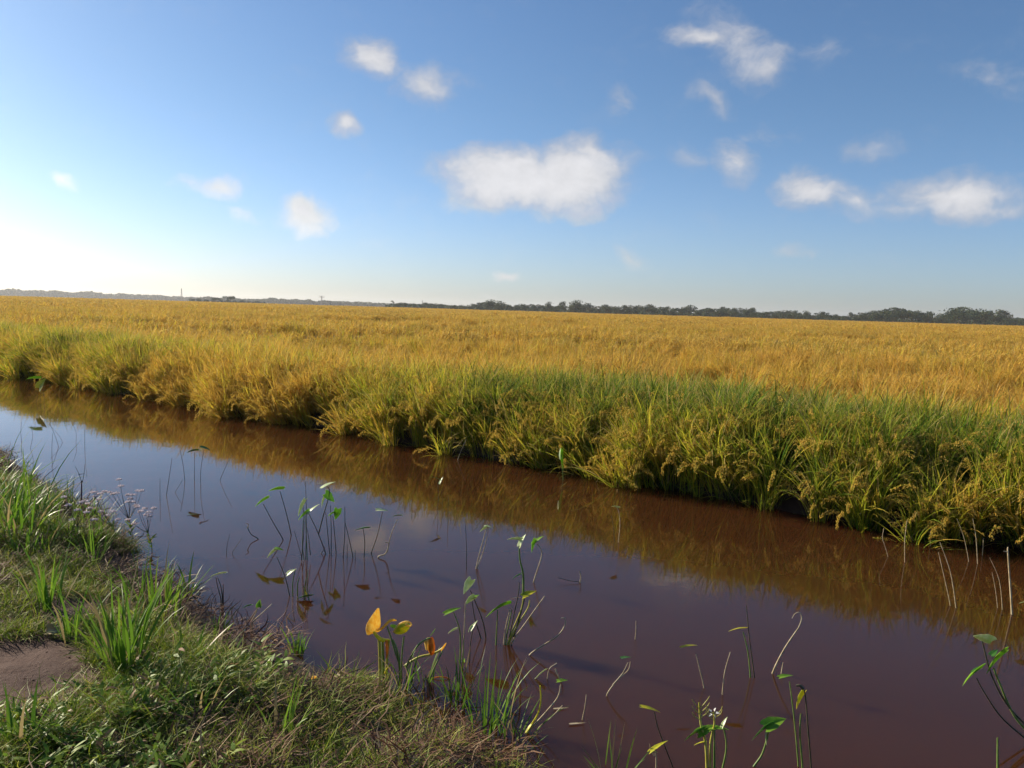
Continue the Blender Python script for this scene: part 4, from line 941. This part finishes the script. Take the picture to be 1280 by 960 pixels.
# undergrowth and the far blue woods: masses nobody could count
def mass(name, label, segs_, n, leaf, mat=TREE):
    G = Geo(); P = []; S = []
    for (xa, xb, dist, ha, hb, dd, cnt) in segs_:
        px = U(xa, xb, cnt); d_ = dist + U(0, dd, cnt)
        top = ha + (hb - ha) * (px - xa) / (xb - xa)
        top = top * (.62 + .55 * vnoise(px, px * 0, .11, 5) + .22 * (vnoise(px, px * 0, .5, 8) - .5))
        h = top / FPX * d_ * U(0, 1, cnt) ** .7 + .6
        x = np.array([ray(p, 390).x / ray(p, 390).y for p in px]) * d_
        P.append(np.stack([x, d_, h], 1)); S.append(U(.6, 1.2, cnt) * leaf * dist / 1000)
    P = np.concatenate(P); s = np.concatenate(S)[:, None]; n = len(P)
    a = rng.normal(size=(n, 3)); a /= np.linalg.norm(a, axis=1)[:, None]; b_ = np.cross(a, rng.normal(size=(n, 3))); b_ /= np.linalg.norm(b_, axis=1)[:, None]
    V = np.stack([P - a * s, P + b_ * s, P + a * s, P - b_ * s], 1).reshape(-1, 3)
    G.add(V, np.arange(4 * n).reshape(-1, 4), np.repeat(rng.random(n), 4), .5)
    tag(obj(name, G.mesh(name, False), mat), label, 'woodland', kind='stuff')
mass('undergrowth', 'dark bushes filling the foot of the tree line', [(482, 1340, 556, 5.5, 6.5, 60, 26000), (236, 332, 650, 2.6, 2.6, 30, 2500)], 0, 1.3)
mass('distant_woodland', 'blue hazy woodland far away along the left horizon', [(-120, 250, 1900, 10, 6.0, 120, 26000), (250, 520, 1500, 6.5, 5.0, 120, 18000), (520, 700, 1500, 5, 4, 100, 9000)], 0, 1.6)

# masts on the left horizon
def mast(px, hpx, dist, label, arm):
    d = ray(px, 380); x = d.x / d.y * dist; H = hpx / FPX * dist + 1
    root = empty('mast', (x, dist, .3)); tag(root, label, 'mast')
    V = []; F = []
    def bar(a, b, r_):
        v, f = tube([a, b], [r_, r_], 4); o = len(V); V.extend(v); F.extend([tuple(i + o for i in q) for q in f])
    w_ = .9
    for sx, sy in ((-1, -1), (1, -1), (1, 1), (-1, 1)): bar((sx * w_, sy * w_, 0), (sx * .25, sy * .25, H), .12)
    k = 9
    for i in range(k):
        z_ = H * i / k; z2 = H * (i + 1) / k; a_ = w_ + (.25 - w_) * i / k; b_ = w_ + (.25 - w_) * (i + 1) / k
        for sy in (-1, 1): bar((-a_, sy * a_, z_), (b_, sy * b_, z2), .07); bar((a_, sy * a_, z_), (-b_, sy * b_, z2), .07)
    o = obj('lattice', geo_mesh('lattice', V, F, False), STEEL); o.parent = root
    if arm:
        for zf in (.86, .97):
            V2, F2 = tube([(-arm, 0, H * zf), (arm, 0, H * zf)], [.16, .16], 4); o = obj('cross_arm', geo_mesh('cross_arm', V2, F2, False), STEEL); o.parent = root
mast(227, 16, 850, 'tall thin grey mast on the left horizon left of the dark tree pair', 0)
mast(402, 12, 850, 'grey pylon with crossarms on the horizon between the mast and the tree line', 3.2)
mast(528, 10, 900, 'shortest grey mast poking above the start of the tree line', 0)
